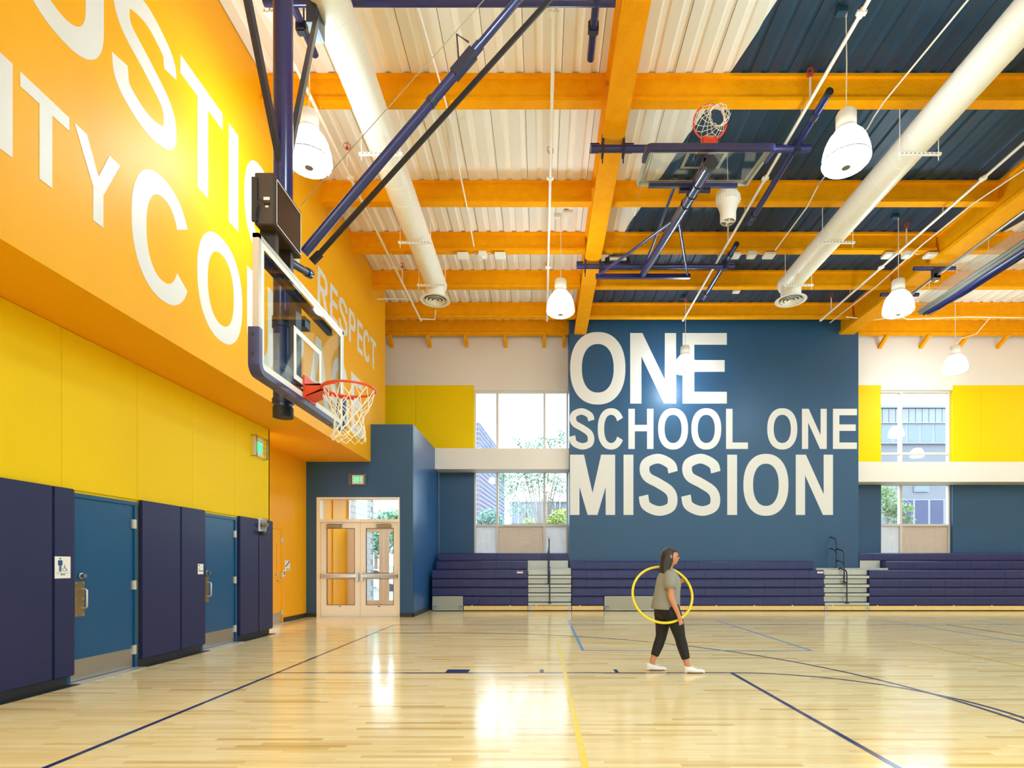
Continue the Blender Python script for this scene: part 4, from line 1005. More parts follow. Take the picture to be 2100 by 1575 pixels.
    for j in range(len(lev)-1):
        for kk in range(K):
            a = nod[j][kk]
            for m_ in ((kk, (kk-1) % K) if j % 2 == 0 else (kk, (kk+1) % K)):
                b = nod[j+1][m_]; mid = tuple((p+q)/2*.985+ (c*.015) for p, q, c in zip(a, b, (0, (a[1]+b[1])/2, cn)))
                nt.tube([a, mid, b], .0042, 5, caps=False)
    L_ = nod[-1]
    for kk in range(K):
        a, b = L_[kk], L_[(kk+1) % K]; mid = ((a[0]+b[0])/2*1.05, (a[1]+b[1])/2-.035, (a[2]+b[2])/2); nt.tube([a, mid, b], .0042, 5, caps=False)
    nt.build('net', 'net_white', o, smooth=True)
    # back support channel
    ch = mk(); ch.box(-.72, .72, H-.12, H-.05, -.10, -.05)
    if netmode != 'folded': ch.box(-.45, .45, .20, .26, -.10, -.05)
    ch.box(-.06, .06, .05, H-.05, -.15, -.09); ch.build('back_channel', 'dark_steel' if netmode != 'folded' else 'navy_steel', o)

# near hoop
hp = thing('basketball_hoop', (-2.52, 5.41, 2.8), 'near basketball hoop with glass backboard on a navy ceiling mast', 'hoop', 'ceiling hung basketball hoops')
backboard(hp, lambda p: (-2.19+p[2], 5.18+p[0], 2.90+p[1]), 'hang')
XM, YMs = -2.52, 5.38
MB().tube([(XM, YMs, 2.86), (XM, YMs, 8.62)], .09, 28).build('mast', 'navy_steel', hp, smooth=True)
MB().tube([(XM, YMs, 2.835), (XM, YMs, 2.93), (XM, YMs, 2.935)], [.094, .094, .09], 28).build('mast_cap', 'black_rubber', hp, smooth=True)
for z_ in (2.99, 3.72, 3.78):
    MB().tube([(XM, YMs, z_-.02), (XM, YMs, z_+.02)], .1, 28).build('clamp_band', 'dark_steel', hp, smooth=True)
m_ = MB(); m_.box(-2.44, -2.28, YMs-.06, YMs+.06, 3.0, 3.1); m_.box(-2.44, -2.28, YMs-.06, YMs+.06, 3.70, 3.8); m_.build('mount_arm', 'dark_steel', hp)
MB().tube([(XM+.02, 5.0, 4.28), (XM+.02, 5.92, 4.53)], .04, 14).build('tie_pipe', 'dark_steel', hp, smooth=True)
MB().tube([(XM+.02, 5.86, 4.515), (XM+.02, 5.95, 4.54), (XM+.02, 6.0, 4.55)], [.048, .052, .03], 14).build('pipe_end_cap', 'navy_steel', hp, smooth=True)
MB().bar((XM, YMs, 5.18), (-2.62, 3.6, 8.6), .05, .07).build('stay', 'dark_steel', hp); MB().bar((XM, YMs, 5.12), (-2.80, 7.0, 8.6), .05, .07).build('stay', 'dark_steel', hp)
box(-2.86, -2.74, 6.7, 6.98, 8.0, 8.5).build('stay_plate', 'dark_steel', hp)
# diagonal front brace with hinge lock
A = Vector((-2.44, 5.66, 4.60)); B = Vector((1.20, 5.45, 8.68))
MB().tube([A, A.lerp(B, .5)], .048, 16).build('front_brace', 'navy_steel', hp, smooth=True)
MB().tube([A.lerp(B, .47), B], .038, 16).build('front_brace_upper', 'navy_steel', hp, smooth=True)
q = A.lerp(B, .455); d_ = (B-A).normalized()
MB().bar(q-d_*.15, q+d_*.15, .10, .085).build('brace_lock', 'dark_steel', hp); MB().tube([q+Vector((-.05, 0, .04)), q+Vector((-.07, 0, .30)), q+Vector((.05, 0, .22))], .01, 6).build('lock_handle', 'dark_steel', hp)
MB().tube([A.lerp(B, .36), A.lerp(B, .37)], .056, 16).build('brace_collar', 'dark_steel', hp)
A2 = Vector((-2.40, 5.86, 4.66)); B2 = Vector((1.36, 5.6, 8.55))
MB().bar(A2, B2, .022, .05).build('strap_brace', 'black_plastic', hp)
MB().bar(A2-Vector((.04, 0, .04)), A2+Vector((.05, 0, .05)), .04, .07).build('strap_clamp', 'dark_steel', hp)
tube([(-2.38, 5.45, 4.95), (1.1, 5.4, 8.8)], .004, 5).build('lift_cable', 'wire_tan', hp)
# its roof pipes
for y in (7.05, 3.6): MB().tube([(-3.55, y, 8.61), (.95, y, 8.61)], .06, 16).build('roof_pipe', 'navy_steel', hp, smooth=True)
for X in (-3.22, .70):
    MB().tube([(X, 2.9, 8.66 if X < 0 else 8.60), (X, 7.85, 8.66 if X < 0 else 8.60)], .05, 14).build('runner_pipe', 'navy_steel', hp, smooth=True)
    box(X-.07, X+.07, 7.35, 7.47, 8.54, 8.70).build('pipe_clamp', 'dark_steel', hp, bevel=.02)
    tube([(X+.03, 7.4, 8.6), (X+.03, 7.4, 9.35)], .012, 6).build('hanger_rod', 'dark_steel', hp)
# shot clock case above it
sc = thing('shot_clock', (-2.28, 4.8, 4.2), 'dark brown shot clock case above the near backboard', 'clock')
cx0, cx1, cy0, cy1, cz0, cz1 = -2.36, -2.20, 4.536, 5.05, 4.20, 4.63
box(cx0, cx1, cy0, cy1, cz0, cz1).build('case', 'brown_case', sc, bevel=.006)
sf = box(cx1, cx1+.006, cy0+.03, cy1-.02, cz0+.02, cz1-.03).build('display', 'screen_black', sc)
t_ = MB(); k = .008; ya, yb_, za, zb1 = cy0+.03, cy1-.02, cz0+.02, cz1-.03
t_.box(cx1+.006, cx1+.008, ya, ya+k, za, zb1); t_.box(cx1+.006, cx1+.008, yb_-k, yb_, za, zb1); t_.box(cx1+.006, cx1+.008, ya, yb_, za, za+k); t_.box(cx1+.006, cx1+.008, ya, yb_, zb1-k, zb1)
t_.build('display_border', 'sign_white', sf)
box(cx0-.015, cx0+.03, cy0-.02, cy0-.001, cz0+.02, cz1-.05).build('side_bracket', 'base_black', sc)
box(cx0+.075, cx0+.125, cy0-.004, cy0, cz0+.2, cz0+.225).build('rating_label', 'sign_white', sc); box(cx0+.085, cx0+.125, cy0-.012, cy0, cz0+.165, cz0+.185).build('cable_plug', 'base_black', sc); box(cx0+.09, cx0+.115, cy0-.004, cy0, cz0+.14, cz0+.155).build('rating_label', 'sign_white', sc)
MB().tube([(cx0+.09, cy0-.01, cz0+.175), (cx0+.05, cy0-.03, cz0+.19), (cx0+.02, cy0-.03, cz0+.08), (cx0+.015, cy0-.02, cz0)], .005, 6).build('power_cord', 'base_black', sc)
m_ = MB(); m_.box(-2.36, -2.23, 4.62, 4.68, 3.96, 4.2); m_.box(-2.36, -2.23, 4.9, 4.96, 3.96, 4.2); m_.tube([(-2.32, 4.56, 4.1), (-2.32, 5.1, 4.1)], .03, 10); m_.build('mount_legs', 'black_plastic', sc)

# folded hoop
XC = 2.47
hf = thing('basketball_hoop', (XC, 10.5, 7.2), 'folded basketball hoop hanging flat below the ceiling, rim pointing up', 'hoop', 'ceiling hung basketball hoops')
vv = Vector((0, .985, .175)).normalized(); nn = Vector((0, -vv.z, vv.y)); b0 = Vector((XC, 8.0, CAMZ+6.08))
backboard(hf, lambda p: b0+Vector((p[0], 0, 0))+vv*p[1]+nn*p[2], 'folded')
Ma = Vector((XC, 8.0, CAMZ+5.83)); Mb = Vector((XC, 13.35, CAMZ+7.05)); md = (Mb-Ma).normalized()
MB().tube([Ma, Mb], .084, 24).build('mast', 'navy_steel', hf, smooth=True)
MB().tube([Ma-md*.015, Ma+md*.08], .089, 24).build('mast_cap', 'black_rubber', hf, smooth=True)
for t in (.12, .19, .26): p = Ma.lerp(Mb, t); MB().tube([p-md*.02, p+md*.02], .094, 24).build('clamp_band', 'dark_steel', hf, smooth=True)
p = Ma.lerp(Mb, .17)
MB().tube([p+Vector((-.24, 0, .02)), p+Vector((-.22, 0, .02)), p+Vector((.23, 0, .02)), p+Vector((.25, 0, .02))], [.06, .045, .045, .06], 14).build('spool_pipe', 'navy_steel', hf, smooth=True)
m_ = MB(); m_.bar(p+Vector((0, .1, .1)), b0+vv*1.0-nn*.12, .08, .1); q = Ma.lerp(Mb, .035); m_.bar(q, b0+vv*.1-nn*.1, .12, .12); m_.build('mount_arm', 'navy_steel', hf)
J = Ma.lerp(Mb, .40)
for s_ in (-1, 1): MB().tube([J+Vector((s_*.06, 0, 0)), (XC+s_*1.08, 13.38, CAMZ+7.03)], .032, 12).build('side_brace', 'aluminium' if False else 'navy_steel', hf, smooth=True)
MB().box(XC-1.15, XC+1.15, 13.36, 13.44, CAMZ+6.96, CAMZ+7.06).build('hinge_bar', 'navy_steel', hf)
MB().tube([(XC-.02, 10.1, CAMZ+6.95), (XC-.02, 12.1, CAMZ+7.02), (XC-.02, 13.3, CAMZ+7.15)], .028, 10).build('fold_brace', 'navy_steel', hf, smooth=True)
for y in (9.54, 13.3):
    rp = MB().tube([(.86, y, CAMZ+7.2), (4.66, y, CAMZ+7.2)], .06, 16).build('roof_pipe', 'navy_steel', hf, smooth=True)
    for X in (1.06, 1.42): box(X-.02, X+.02, y-.075, y+.075, CAMZ+7.08, CAMZ+7.4).build('girder_clamp', 'dark_steel', rp); tube([(X, y, CAMZ+6.95), (X, y, CAMZ+7.1)], .012, 6).build('clamp_bolt', 'dark_steel', rp)
    box(4.36, 4.48, y-.07, y+.07, CAMZ+7.12, CAMZ+7.34).build('pipe_clamp', 'dark_steel', rp, bevel=.02)
    box(.86, 1.02, y+.1, y+.3, ZG+.01, ZG+.05).build('beam_clip', 'navy_steel', rp); box(1.46, 1.62, y+.1, y+.3, ZG+.01, ZG+.05).build('beam_clip', 'navy_steel', rp)
for y0_, y1_ in ((8.47, 11.75), (12.5, 15.05)):
    r_ = MB().tube([(4.43, y0_, CAMZ+7.27), (4.43, y1_, CAMZ+7.27)], .058, 16).build('runner_pipe', 'navy_steel', hf, smooth=True)
    MB().tube([(4.43, y0_-.012, CAMZ+7.27), (4.43, y0_+.05, CAMZ+7.27)], .061, 16).build('pipe_cap', 'black_rubber', r_, smooth=True)
    for y in (y0_+.45, y1_-.25): MB().tube([(4.43, y-.06, CAMZ+7.27), (4.43, y+.06, CAMZ+7.27)], .07, 14).build('pipe_clamp', 'dark_steel', r_)
w_ = box(1.55, 2.15, 13.32, 13.55, CAMZ+7.25, CAMZ+7.45).build('winch', 'black_plastic', hf, bevel=.02)
MB().tube([(1.65, 13.3, CAMZ+7.38), (2.05, 13.3, CAMZ+7.38)], .05, 14).build('winch_drum', 'aluminium', w_, smooth=True)
tube([(1.85, 13.3, CAMZ+7.4), (1.72, 9.0, CAMZ+6.4)], .004, 5).build('lift_cable', 'wire_tan', hf)

# ================================================================== PERSON WITH HOOP
PX, PY = 1.72, 7.2
pr = thing('person', (PX, PY, 0), 'person with long dark hair in grey shirt and black cropped leggings walking right', 'person')
def PT(p): return (PX+p[0], PY+p[1], p[2])
def skin_body():
    vs_ = []; es = []; rad = []
    def v(p, r, par=None):
        vs_.append(p); rad.append(r if isinstance(r, tuple) else (r, r))
        if par is not None: es.append((par, len(vs_)-1))
        return len(vs_)-1
    pel = v((-.095, 0, .90), (.12, .14)); sp = v((-.08, 0, 1.04), (.11, .13), pel); chst = v((-.065, 0, 1.20), (.11, .14), sp); nk = v((-.065, 0, 1.335), .062, chst); nk2 = v((-.045, 0, 1.405), .05, nk); v((-.03, 0, 1.47), .065, nk2)
    def chain(par, pts):
        for p, r in pts: par = v(p, r, par)
        return par
    wr = chain(chst, [((-.075, -.15, 1.27), .062), ((-.08, -.205, 1.13), .05), ((-.08, -.235, .985), .042), ((-.025, -.24, .86), .036), ((.015, -.238, .765), .028), ((.03, -.235, .72), (.022, .036))])
    wl_ = chain(chst, [((-.075, .15, 1.27), .062), ((-.03, .215, 1.14), .05), ((.01, .245, 1.03), .042), ((.07, .215, 1.10), .036), ((.12, .175, 1.165), .028), ((.145, .155, 1.19), (.022, .034))])
    # fingers of the near hand, closed round the hoop
    for i in range(4):
        dx = .012+.013*i
        chain(wr, [((.03+dx*.7-.02, -.252, .685+.006*i), .0095), ((.035+dx*.7-.02, -.262, .655+.004*i), .009), ((.04+dx*.7-.02, -.245, .637+.004*i), .0085), ((.035+dx*.7-.02, -.225, .645+.004*i), .008)])
    chain(wr, [((.055, -.225, .70), .0105), ((.07, -.228, .672), .0095), ((.066, -.236, .648), .009)])
    for i in range(4):
        dz = -.02+.013*i
        chain(wl_, [((.172, .135-.002*i, 1.195+dz), .0095), ((.198, .115, 1.198+dz), .009), ((.207, .092, 1.192+dz), .0085), ((.193, .082, 1.186+dz), .008)])
    chain(wl_, [((.155, .13, 1.215), .0105), ((.17, .105, 1.225), .0095), ((.188, .09, 1.22), .009)])
    chain(pel, [((-.06, -.085, .83), .098), ((.02, -.09, .63), .082), ((.07, -.09, .445), .06), ((.115, -.09, .29), .058), ((.165, -.09, .105), .036), ((.185, -.09, .05), (.035, .04))])
    chain(pel, [((-.11, .085, .83), .098), ((-.115, .085, .63), .082), ((-.13, .085, .43), .06), ((-.195, .085, .28), .056), ((-.255, .085, .115), .036), ((-.245, .085, .06), (.035, .04))])
    me = bpy.data.meshes.new('body'); me.from_pydata([PT(p) for p in vs_], es, []); o = bpy.data.objects.new('tmp_body', me); C.objects.link(o)
    sk = o.modifiers.new('Skin', 'SKIN'); sk.use_smooth_shade = True
    for i, r in enumerate(rad): me.skin_vertices[0].data[i].radius = r; me.skin_vertices[0].data[i].use_root = (i == 0)
    sb = o.modifiers.new('Sub', 'SUBSURF'); sb.levels = 2; sb.render_levels = 2
    dg = bpy.context.evaluated_depsgraph_get(); dg.update()
    m2 = bpy.data.meshes.new_from_object(o.evaluated_get(dg)); bpy.data.objects.remove(o)
    mb = MB(); mb.add([v_.co for v_ in m2.vertices], [tuple(p.vertices) for p in m2.polygons]); bpy.data.meshes.remove(m2)
    # head with brow, nose, lips and chin, facing +x
    hc = Vector((-.03, 0, 1.505)); V = []; F = []; R, SG = 20, 24
    for i in range(R+1):
        ph = -pi/2+pi*i/R; zz = sin(ph)
        for k in range(SG):
            th = 2*pi*k/SG; c = cos(ph); x, y = c*cos(th), c*sin(th); f = max(0, cos(th))
            rx, ry = .098, .076; px_, py_, pz_ = x*rx, y*ry, zz*.118
            jaw = max(0, -zz-.1); py_ *= 1-.30*jaw; px_ += f*(.012*jaw)
            side = abs(py_)
            if f > .2:
                px_ += .026*math.exp(-((zz+.14)/.13)**2)*math.exp(-(side/.013)**2)      # nose
                px_ += .007*math.exp(-((zz-.16)/.08)**2)*math.exp(-(side/.04)**2)       # brow
                px_ += .007*math.exp(-((zz+.46)/.08)**2)*math.exp(-(side/.025)**2)      # lips
                px_ += .009*math.exp(-((zz+.75)/.12)**2)*math.exp(-(side/.03)**2)       # chin
                px_ -= .010*math.exp(-((zz-.03)/.07)**2)*math.exp(-((side-.032)/.014)**2)  # eye sockets
            V.append(PT((hc.x+px_, py_, hc.z+pz_)))
    for i in range(R):
        for k in range(SG): F.append((i*SG+k, i*SG+(k+1) % SG, (i+1)*SG+(k+1) % SG, (i+1)*SG+k))
    mb.add(V, F)
    for s_ in (-1, 1): mb.tube([PT((-.04, s_*.072, 1.475)), PT((-.046, s_*.082, 1.50)), PT((-.043, s_*.08, 1.53))], [.01, .014, .009], 8)
    return mb
body = skin_body().build('body', 'skin', pr, smooth=True, sharp=180)
fe_ = MB(PT)
for s_ in (-1, 1): fe_.loft([(.058, s_*.032, 1.500, .006, .008), (.060, s_*.032, 1.508, .010, .012), (.058, s_*.032, 1.516, .006, .008)], 10)
fe_.build('eyes', 'eye_dark', pr, smooth=True)
MB(PT).loft([(.068, 0, 1.443, .006, .014), (.071, 0, 1.451, .008, .022), (.067, 0, 1.459, .006, .012)], 12).build('lips', 'lip', pr, smooth=True)
sh = MB(PT)
sh.loft([(-.095, 0, .825, .178, .19), (-.098, 0, .84, .184, .196), (-.09, 0, .93, .178, .186), (-.075, 0, 1.04, .165, .172), (-.06, 0, 1.14, .162, .172), (-.058, 0, 1.22, .148, .182), (-.063, 0, 1.28, .115, .175), (-.065, 0, 1.32, .085, .12), (-.062, 0, 1.345, .07, .08), (-.062, 0, 1.352, .062, .07)], 24, caps=False)
sh.tube([PT((0, 0, 0))]*0 or [(-.07, -.10, 1.275), (-.075, -.165, 1.25), (-.082, -.20, 1.16), (-.083, -.215, 1.095)], [.07, .078, .074, .078], 16)
sh.tube([(-.07, .10, 1.275), (-.07, .165, 1.25), (-.045, .205, 1.165), (-.025, .225, 1.11)], [.07, .078, .074, .078], 16)
sh.build('shirt', 'shirt_grey', pr, smooth=True, sharp=180)
lg = MB(PT)
lg.loft([(-.08, 0, .70, .10, .13), (-.09, 0, .76, .135, .17), (-.095, 0, .85, .15, .178), (-.095, 0, .92, .14, .165)], 20)
lg.tube([(-.06, -.085, .86), (-.02, -.09, .74), (.03, -.09, .62), (.07, -.09, .46), (.10, -.09, .35), (.135, -.09, .225), (.145, -.09, .19)], [.115, .115, .095, .07, .07, .058, .052], 18)
lg.tube([(-.11, .085, .86), (-.112, .085, .74), (-.115, .085, .62), (-.135, .085, .45), (-.17, .085, .34), (-.21, .085, .23), (-.222, .085, .20)], [.115, .115, .095, .07, .068, .056, .052], 18)
lg.build('leggings', 'leggings_black', pr, smooth=True, sharp=180)
def shoe(x0, x1, y, toe_up, heel_up):
    mb = MB(PT); n = 10; V = []; F = []; sg_ = 14
    for i in range(n+1):
        t = i/n; x = x0+(x1-x0)*t; hw = .038+.012*sin(pi*min(1, t*1.1)); hw *= (1 if .06 < t < .93 else .62)
        top = (.095 if t < .22 else .095-.05*(t-.22)/.5 if t < .72 else .06-.022*(t-.72)/.28); base = heel_up*(1-t)+toe_up*t
        for k in range(sg_):
            q = 2*pi*k/sg_; yy = cos(q)*hw; zz = sin(q); zc = top/2+.003; V.append((x, y+yy, base+max(.002, zc+math.copysign(abs(zz)**.6, zz)*(top/2))))
    for i in range(n):
        for k in range(sg_): F.append((i*sg_+k, i*sg_+(k+1) % sg_, (i+1)*sg_+(k+1) % sg_, (i+1)*sg_+k))
    F.append(tuple(range(sg_))); F.append(tuple(reversed(range(n*sg_, (n+1)*sg_)))); mb.add(V, F)
    o = mb.build('shoe', 'shoe_white', pr, smooth=True, sharp=70)
    s2 = MB(PT); s2.box(x0+.03, x1-.03, y-.0515, y+.0515, (heel_up+toe_up)/2+.014, (heel_up+toe_up)/2+.018); s2.build('sole_line', 'shoe_stripe', o)
    l_ = MB(PT)
    for k in range(4): xx = x0+(x1-x0)*(.36+.09*k); l_.tube([(xx, y-.03, .088-.007*k), (xx+.012, y, .094-.008*k), (xx, y+.03, .088-.007*k)], .004, 5)
    l_.build('laces', 'sign_white', o)
shoe(.125, .385, -.09, .0, .0); shoe(-.33, -.07, .085, .0, .0)
hr = MB(PT)
hr.loft([(-.105, 0, 1.14, .025, .05), (-.115, 0, 1.18, .045, .085), (-.115, 0, 1.26, .055, .105), (-.105, 0, 1.34, .065, .105), (-.09, 0, 1.40, .078, .098), (-.075, 0, 1.46, .086, .094), (-.065, 0, 1.53, .092, .09), (-.055, 0, 1.58, .085, .08), (-.045, 0, 1.615, .06, .058), (-.04, 0, 1.635, .02, .02)], 22)
hr.loft([(-.01, 0, 1.565, .078, .076), (-.02, 0, 1.595, .072, .07), (-.035, 0, 1.625, .04, .04)], 18)
for k in range(9):
    y = -.09+.0225*k; hr.tube([(-.10, y*.85, 1.52), (-.135, y*1.05, 1.36), (-.155+.03*abs(y)/.09, y*1.15, 1.22), (-.15+.02*sin(k*2), y, 1.10-.03*sin(k*1.7))], [.022, .026, .022, .006], 8)
hr.build('hair', 'hair', pr, smooth=True, sharp=180)
# hula hoop, held round the body
hh = MB(); c = Vector((PX-.150, PY-.055, 1.015)); R = .385; tl = radians(23); up = Vector((0, sin(tl), cos(tl)))
hh.tube([c+Vector((1, 0, 0))*R*cos(t)+up*R*sin(t) for t in [2*pi*i/72 for i in range(72)]], .0165, 10, closed=True)
tag(hh.build('hula_hoop', 'hoop_yellow', smooth=True, at=c), 'yellow hula hoop held around the walking person', 'hula hoop')

# ================================================================== OUTDOORS
g = box(-400, 400, YW+.4, 900, -.6, -.3).build('ground', 'ground_pale'); structure(g)
structure(box(-12, 60, YW+.4, 30, -.32, -.05).build('terrace', 'kerb'))
structure(box(-200, 200, -200, YBACK-.3, -.6, -.3).build('rear_ground', 'ground_pale'))
# brick return wall beside the entrance, courses as pieces
rw = thing('brick_wall', (-6.6, 19, 0), 'white brick return wall outside the entry door', 'wall')
box(-6.8, -6.49, 17.95, 21.3, -.1, 6.0).build('mortar_core', 'kerb', rw)
bk = None; zz = 0.0; j = 0
while zz < 5.9:
    y = 17.95-(.2 if j % 2 else 0)
    while y < 21.3:
        a, b = max(17.95, y+.006), min(21.3, y+.394)
        if b-a > .38:
            if bk is None: bk = box(-6.5, -6.478, 0, .388, 0, .19).build('brick', 'vest_brick', rw, at=(0, 0, 0)); bk.location = Vector((0, a, zz))-ORG[rw]
            else: clone(bk, rw, Vector((0, a, zz))-ORG[rw])
        y += .4
    zz += .2; j += 1
def tree(name, base, h, blobs, leafm, nleaf, size, lab, trunk_r=.12, branches=None):
    o = thing(name, base, lab, 'tree' if 'tree' in name else 'shrub'); rnd = random.Random(hash(lab) % 1000 if False else len(lab)*7+int(h*10))
    bx_, by_, bz_ = base; tp = MB()
    tp.tube([(bx_, by_, bz_), (bx_+.05*h*.1, by_, bz_+h*.3), (bx_, by_, bz_+h*.55)], [trunk_r, trunk_r*.8, trunk_r*.5], 10)
    for (cx, cyy, cz, r) in blobs:
        tp.tube([(bx_, by_, bz_+h*.28), ((bx_+cx)/2, (by_+cyy)/2, (bz_+h*.28+cz)/2+.1), (cx, cyy, cz)], [trunk_r*.55, trunk_r*.35, trunk_r*.12], 7)
    tp.build('trunk', 'bark', o, smooth=True)
    mb = MB(); tot = sum(b[3]**2 for b in blobs)
    for (cx, cyy, cz, r) in blobs:
        for _ in range(int(nleaf*r*r/tot)):
            d = Vector((rnd.gauss(0, 1), rnd.gauss(0, 1), rnd.gauss(0, 1))).normalized()*r*rnd.random()**.45; p = Vector((cx, cyy, cz))+d
            a = Vector((rnd.gauss(0, 1), rnd.gauss(0, 1), rnd.gauss(0, 1))).normalized(); b = a.orthogonal().normalized()*size*.45; a = a*size*rnd.uniform(.7, 1.2)
            mb.add([p-a*.5, p+b, p+a*.5, p-b], [(0, 1, 2, 3)])
    f = mb.build('foliage', leafm, o); f['kind'] = 'stuff'
    return o
def at2(px, py, Y): return (fx(px, Y), Y, fz(py, Y))
Y = 27
def bl_(px, py, dy, r): x_, y_, z_ = at2(px, py, Y+dy); return (x_, y_, z_, r)
tree('street_tree', (fx(1112, Y), Y, -.3), 9, [bl_(1078, 925, 0, .5), bl_(1100, 915, .3, .6), bl_(1130, 900, 0, .7), bl_(1152, 895, -.2, .55), bl_(1060, 970, 0, .8), bl_(1095, 985, .2, .9), bl_(1045, 1005, -.3, .6), bl_(1130, 985, 0, .7), bl_(1155, 1000, .4, .6), bl_(1060, 905, 0, .3), bl_(1075, 1045, 0, .5), bl_(1035, 975, 0, .35), bl_(1152, 950, 0, .6), bl_(1125, 1030, .3, .4), bl_(1050, 1045, 0, .4)], 'leaf_green', 3000, .11, 'leafy green tree outside the left windows', .09)
tree('shrub', (fx(1150, 25), 25, -.3), 2, [(fx(1150, 25), 25, fz(1060, 25), .45), (fx(1135, 25), 25, fz(1070, 25), .35), (fx(1085, 25), 25.2, fz(1072, 25), .3)], 'leaf_yellow', 900, .11, 'yellow green bush below the tree outside the left window', .04)
tree('shrub', (fx(1003, 33), 33, -.3), 3, [(fx(1003, 33), 33, fz(1066, 33), .75), (fx(990, 33), 33, fz(1072, 33), .5), (fx(1020, 33), 33, fz(1070, 33), .5)], 'leaf_sage', 1500, .12, 'blue green bush in the left window below the tower', .05)
tree('street_tree', (fx(1822, 24), 24, -.3), 5, [(fx(1820, 24), 24, fz(1030, 24), .6), (fx(1815, 24), 24, fz(1005, 24), .45), (fx(1836, 24), 24, fz(1050, 24), .5), (fx(1860, 24), 24, fz(1040, 24), .28), (fx(1864, 24), 24, fz(1064, 24), .25)], 'leaf_pale', 1500, .11, 'pale green young tree outside the right window', .05)
tree('street_tree', (fx(770, 40), 40, -.3), 8, [(fx(768, 40), 40, fz(1110, 40), 1.3), (fx(782, 40), 41, fz(1075, 40), 1.2), (fx(805, 40), 40, fz(1100, 40), 1.3), (fx(800, 40), 40, fz(1070, 40), .9), (fx(820, 40), 40, fz(1062, 40), .8)], 'leaf_green', 3000, .22, 'dark green trees seen through the entry doors', .15)
# tower block
T0, T1 = 350., 462.
tw = thing('tower_block', (-40, 400, 0), 'tall apartment tower with window grid outside the left window', 'building')
xa, xb = fx(983, T0), fx(1035, T1); ztop = fz(866, T0)
n = 31; fh = (ztop+1)/n
mb = MB(); mb.add([(xa-26, T0, -1), (xa, T0, -1), (xb, T1, -1), (xb-26, T1, -1), (xa-26, T0, ztop), (xa, T0, ztop), (xb, T1, ztop), (xb-26, T1, ztop)], [(0,3,2,1),(4,5,6,7),(0,1,5,4),(1,2,6,5),(2,3,7,6),(3,0,4,7)])
mb.build('walls', 'highrise_wall', tw)
wn = MB(); tr = MB(); fdir = Vector((xb-xa, T1-T0, 0)); fl_ = fdir.length; fdir.normalize(); nrm = Vector((fdir.y, -fdir.x, 0)); nc = 22
for r in range(n):
    z0 = -1+r*fh
    for k in range(nc):
        p = Vector((xa, T0, z0))+fdir*(fl_*(k+.14)/nc)+nrm*.15; q = fdir*(fl_*.70/nc)
        wn.add([p+Vector((0, 0, fh*.3)), p+q+Vector((0, 0, fh*.3)), p+q+Vector((0, 0, fh*.86)), p+Vector((0, 0, fh*.86))], [(0, 1, 2, 3)])
    p = Vector((xa, T0, z0))+nrm*.12; q = fdir*fl_; tr.add([p, p+q, p+q+Vector((0, 0, fh*.16)), p+Vector((0, 0, fh*.16))], [(0, 1, 2, 3)])
    for k in range(3):
        wn.add([(xa-4-k*5, T0-.1, z0+fh*.3), (xa-1.2-k*5, T0-.1, z0+fh*.3), (xa-1.2-k*5, T0-.1, z0+fh*.86), (xa-4-k*5, T0-.1, z0+fh*.86)], [(0, 1, 2, 3)])
    tr.add([(xa-26, T0-.1, z0), (xa, T0-.1, z0), (xa, T0-.1, z0+fh*.16), (xa-26, T0-.1, z0+fh*.16)], [(0, 1, 2, 3)])
wn.build('windows', 'highrise_glass', tw)['kind'] = 'stuff'; tr.build('floor_bands', 'highrise_trim', tw)['kind'] = 'stuff'
# grey hall with white pilasters
Y = 60
gb = thing('grey_hall', (0, Y, 0), 'low grey building with white pilasters behind the tree', 'building')
box(fx(1046, Y), fx(1240, Y), Y, Y+12, -.3, fz(1030, Y)).build('walls', 'grey_building', gb)
box(fx(1044, Y), fx(1242, Y), Y-.2, Y+12, fz(1030, Y), fz(1027, Y)).build('parapet', 'pilaster_white', gb)
for p in (1048, 1062, 1081, 1099, 1118, 1137, 1147, 1165, 1185): box(fx(p, Y), fx(p+2.6, Y), Y-.25, Y, -.3, fz(1030, Y)).build('pilaster', 'pilaster_white', gb)
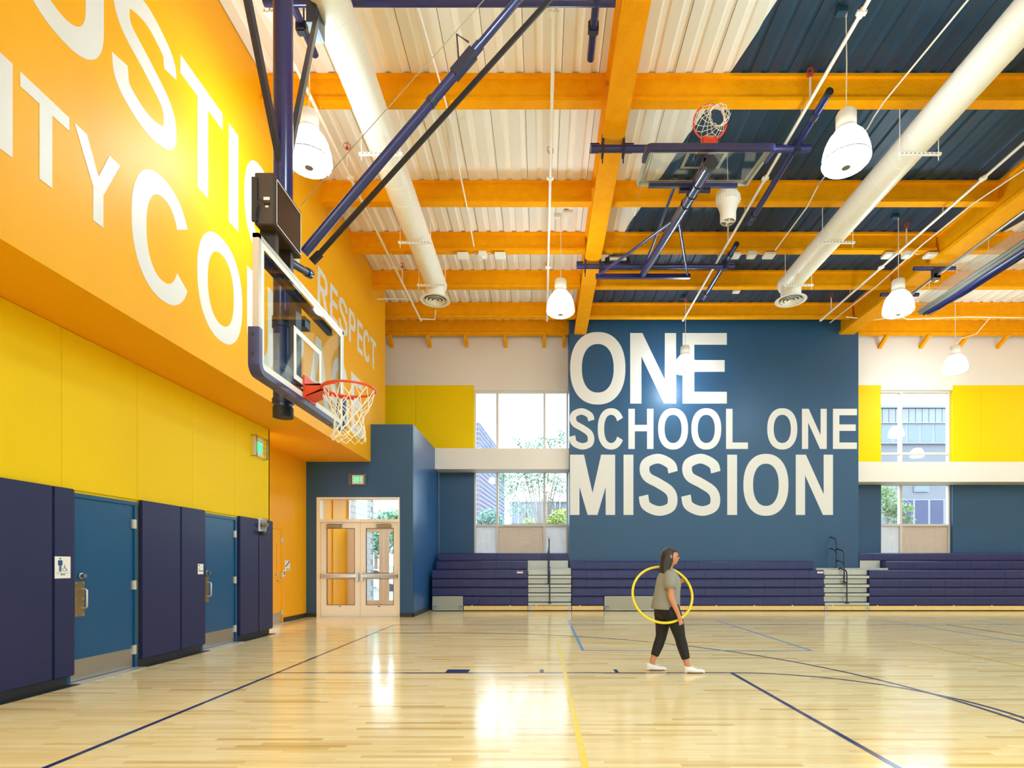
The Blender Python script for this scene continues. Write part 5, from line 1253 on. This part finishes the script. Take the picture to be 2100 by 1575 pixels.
# school building to the right
Y = 40
sb = thing('school_building', (27, Y, 0), 'grey brick building with window bands outside the right windows', 'building')
def sx(p): return fx(p, Y)
def sz(p): return fz(p, Y)
box(sx(1700), sx(2150), Y, Y+10, -.3, sz(838)).build('walls', 'grey_brick', sb)
box(sx(1698), sx(2152), Y-.25, Y+10, sz(838), sz(832)).build('coping', 'highrise_trim', sb)
p = 1780
while p < 2000:
    box(sx(p)+.02, sx(p+13.6)-.02, Y-.12, Y, sz(868), sz(839)).build('metal_panel', 'metal_panel', sb); p += 13.6
box(sx(1760), sx(2020), Y-.2, Y, sz(911), sz(908)).build('sill', 'highrise_trim', sb); box(sx(1760), sx(2020), Y-.2, Y, sz(869.5), sz(867.5)).build('head', 'highrise_trim', sb)
p = 1776
while p < 2000:
    f_ = box(sx(p), sx(p+27.4), Y-.08, Y, sz(908), sz(869)).build('window', 'highrise_trim', sb); box(sx(p+2.6), sx(p+24.8), Y-.1, Y-.07, sz(906.5), sz(871)).build('pane', 'window_blue', f_); p += 27.4
p = 1842
while p < 1990:
    f_ = box(sx(p), sx(p+31), Y-.08, Y, sz(1085), sz(1024)).build('window', 'highrise_trim', sb); box(sx(p+2.4), sx(p+28.6), Y-.1, Y-.07, sz(1083), sz(1026)).build('pane', 'window_navy', f_); p += 31
f_ = box(sx(1873), sx(1903), Y-.1, Y, sz(1009), sz(970)).build('window', 'highrise_trim', sb); box(sx(1875), sx(1901), Y-.12, Y-.09, sz(1007), sz(970)).build('pane', 'window_blue', f_)
# parked cars beyond the entry door
def car(x, y, lab):
    o = thing('parked_car', (x, y, -.3), lab, 'car', 'white cars parked outside the entry'); T = lambda p: (x+p[0], y+p[1], -.3+p[2])
    MB(T).prism([(-2.1, .35), (-2.1, .75), (-1.3, .92), (-.7, 1.4), (.7, 1.42), (1.4, .95), (2.1, .85), (2.15, .35)], lambda a, b, d: (a, d, b), -.85, .85).build('body', 'car_white', o, bevel=.06, smooth=True)
    MB(T).prism([(-1.15, .95), (-.66, 1.34), (.64, 1.36), (1.2, .96)], lambda a, b, d: (a, d, b), -.86, .86).build('side_windows', 'car_glass', o)
    for a in (-1.35, 1.35):
        for s_ in (-.78, .78): MB(T).tube([(a, s_-.1, .33), (a, s_+.1, .33)], .33, 18).build('wheel', 'base_black', o)
car(fx(760, 34), 34, 'white car parked at left behind the entry door glass'); car(fx(818, 33)+1.6, 31, 'white car parked at right behind the entry door glass')
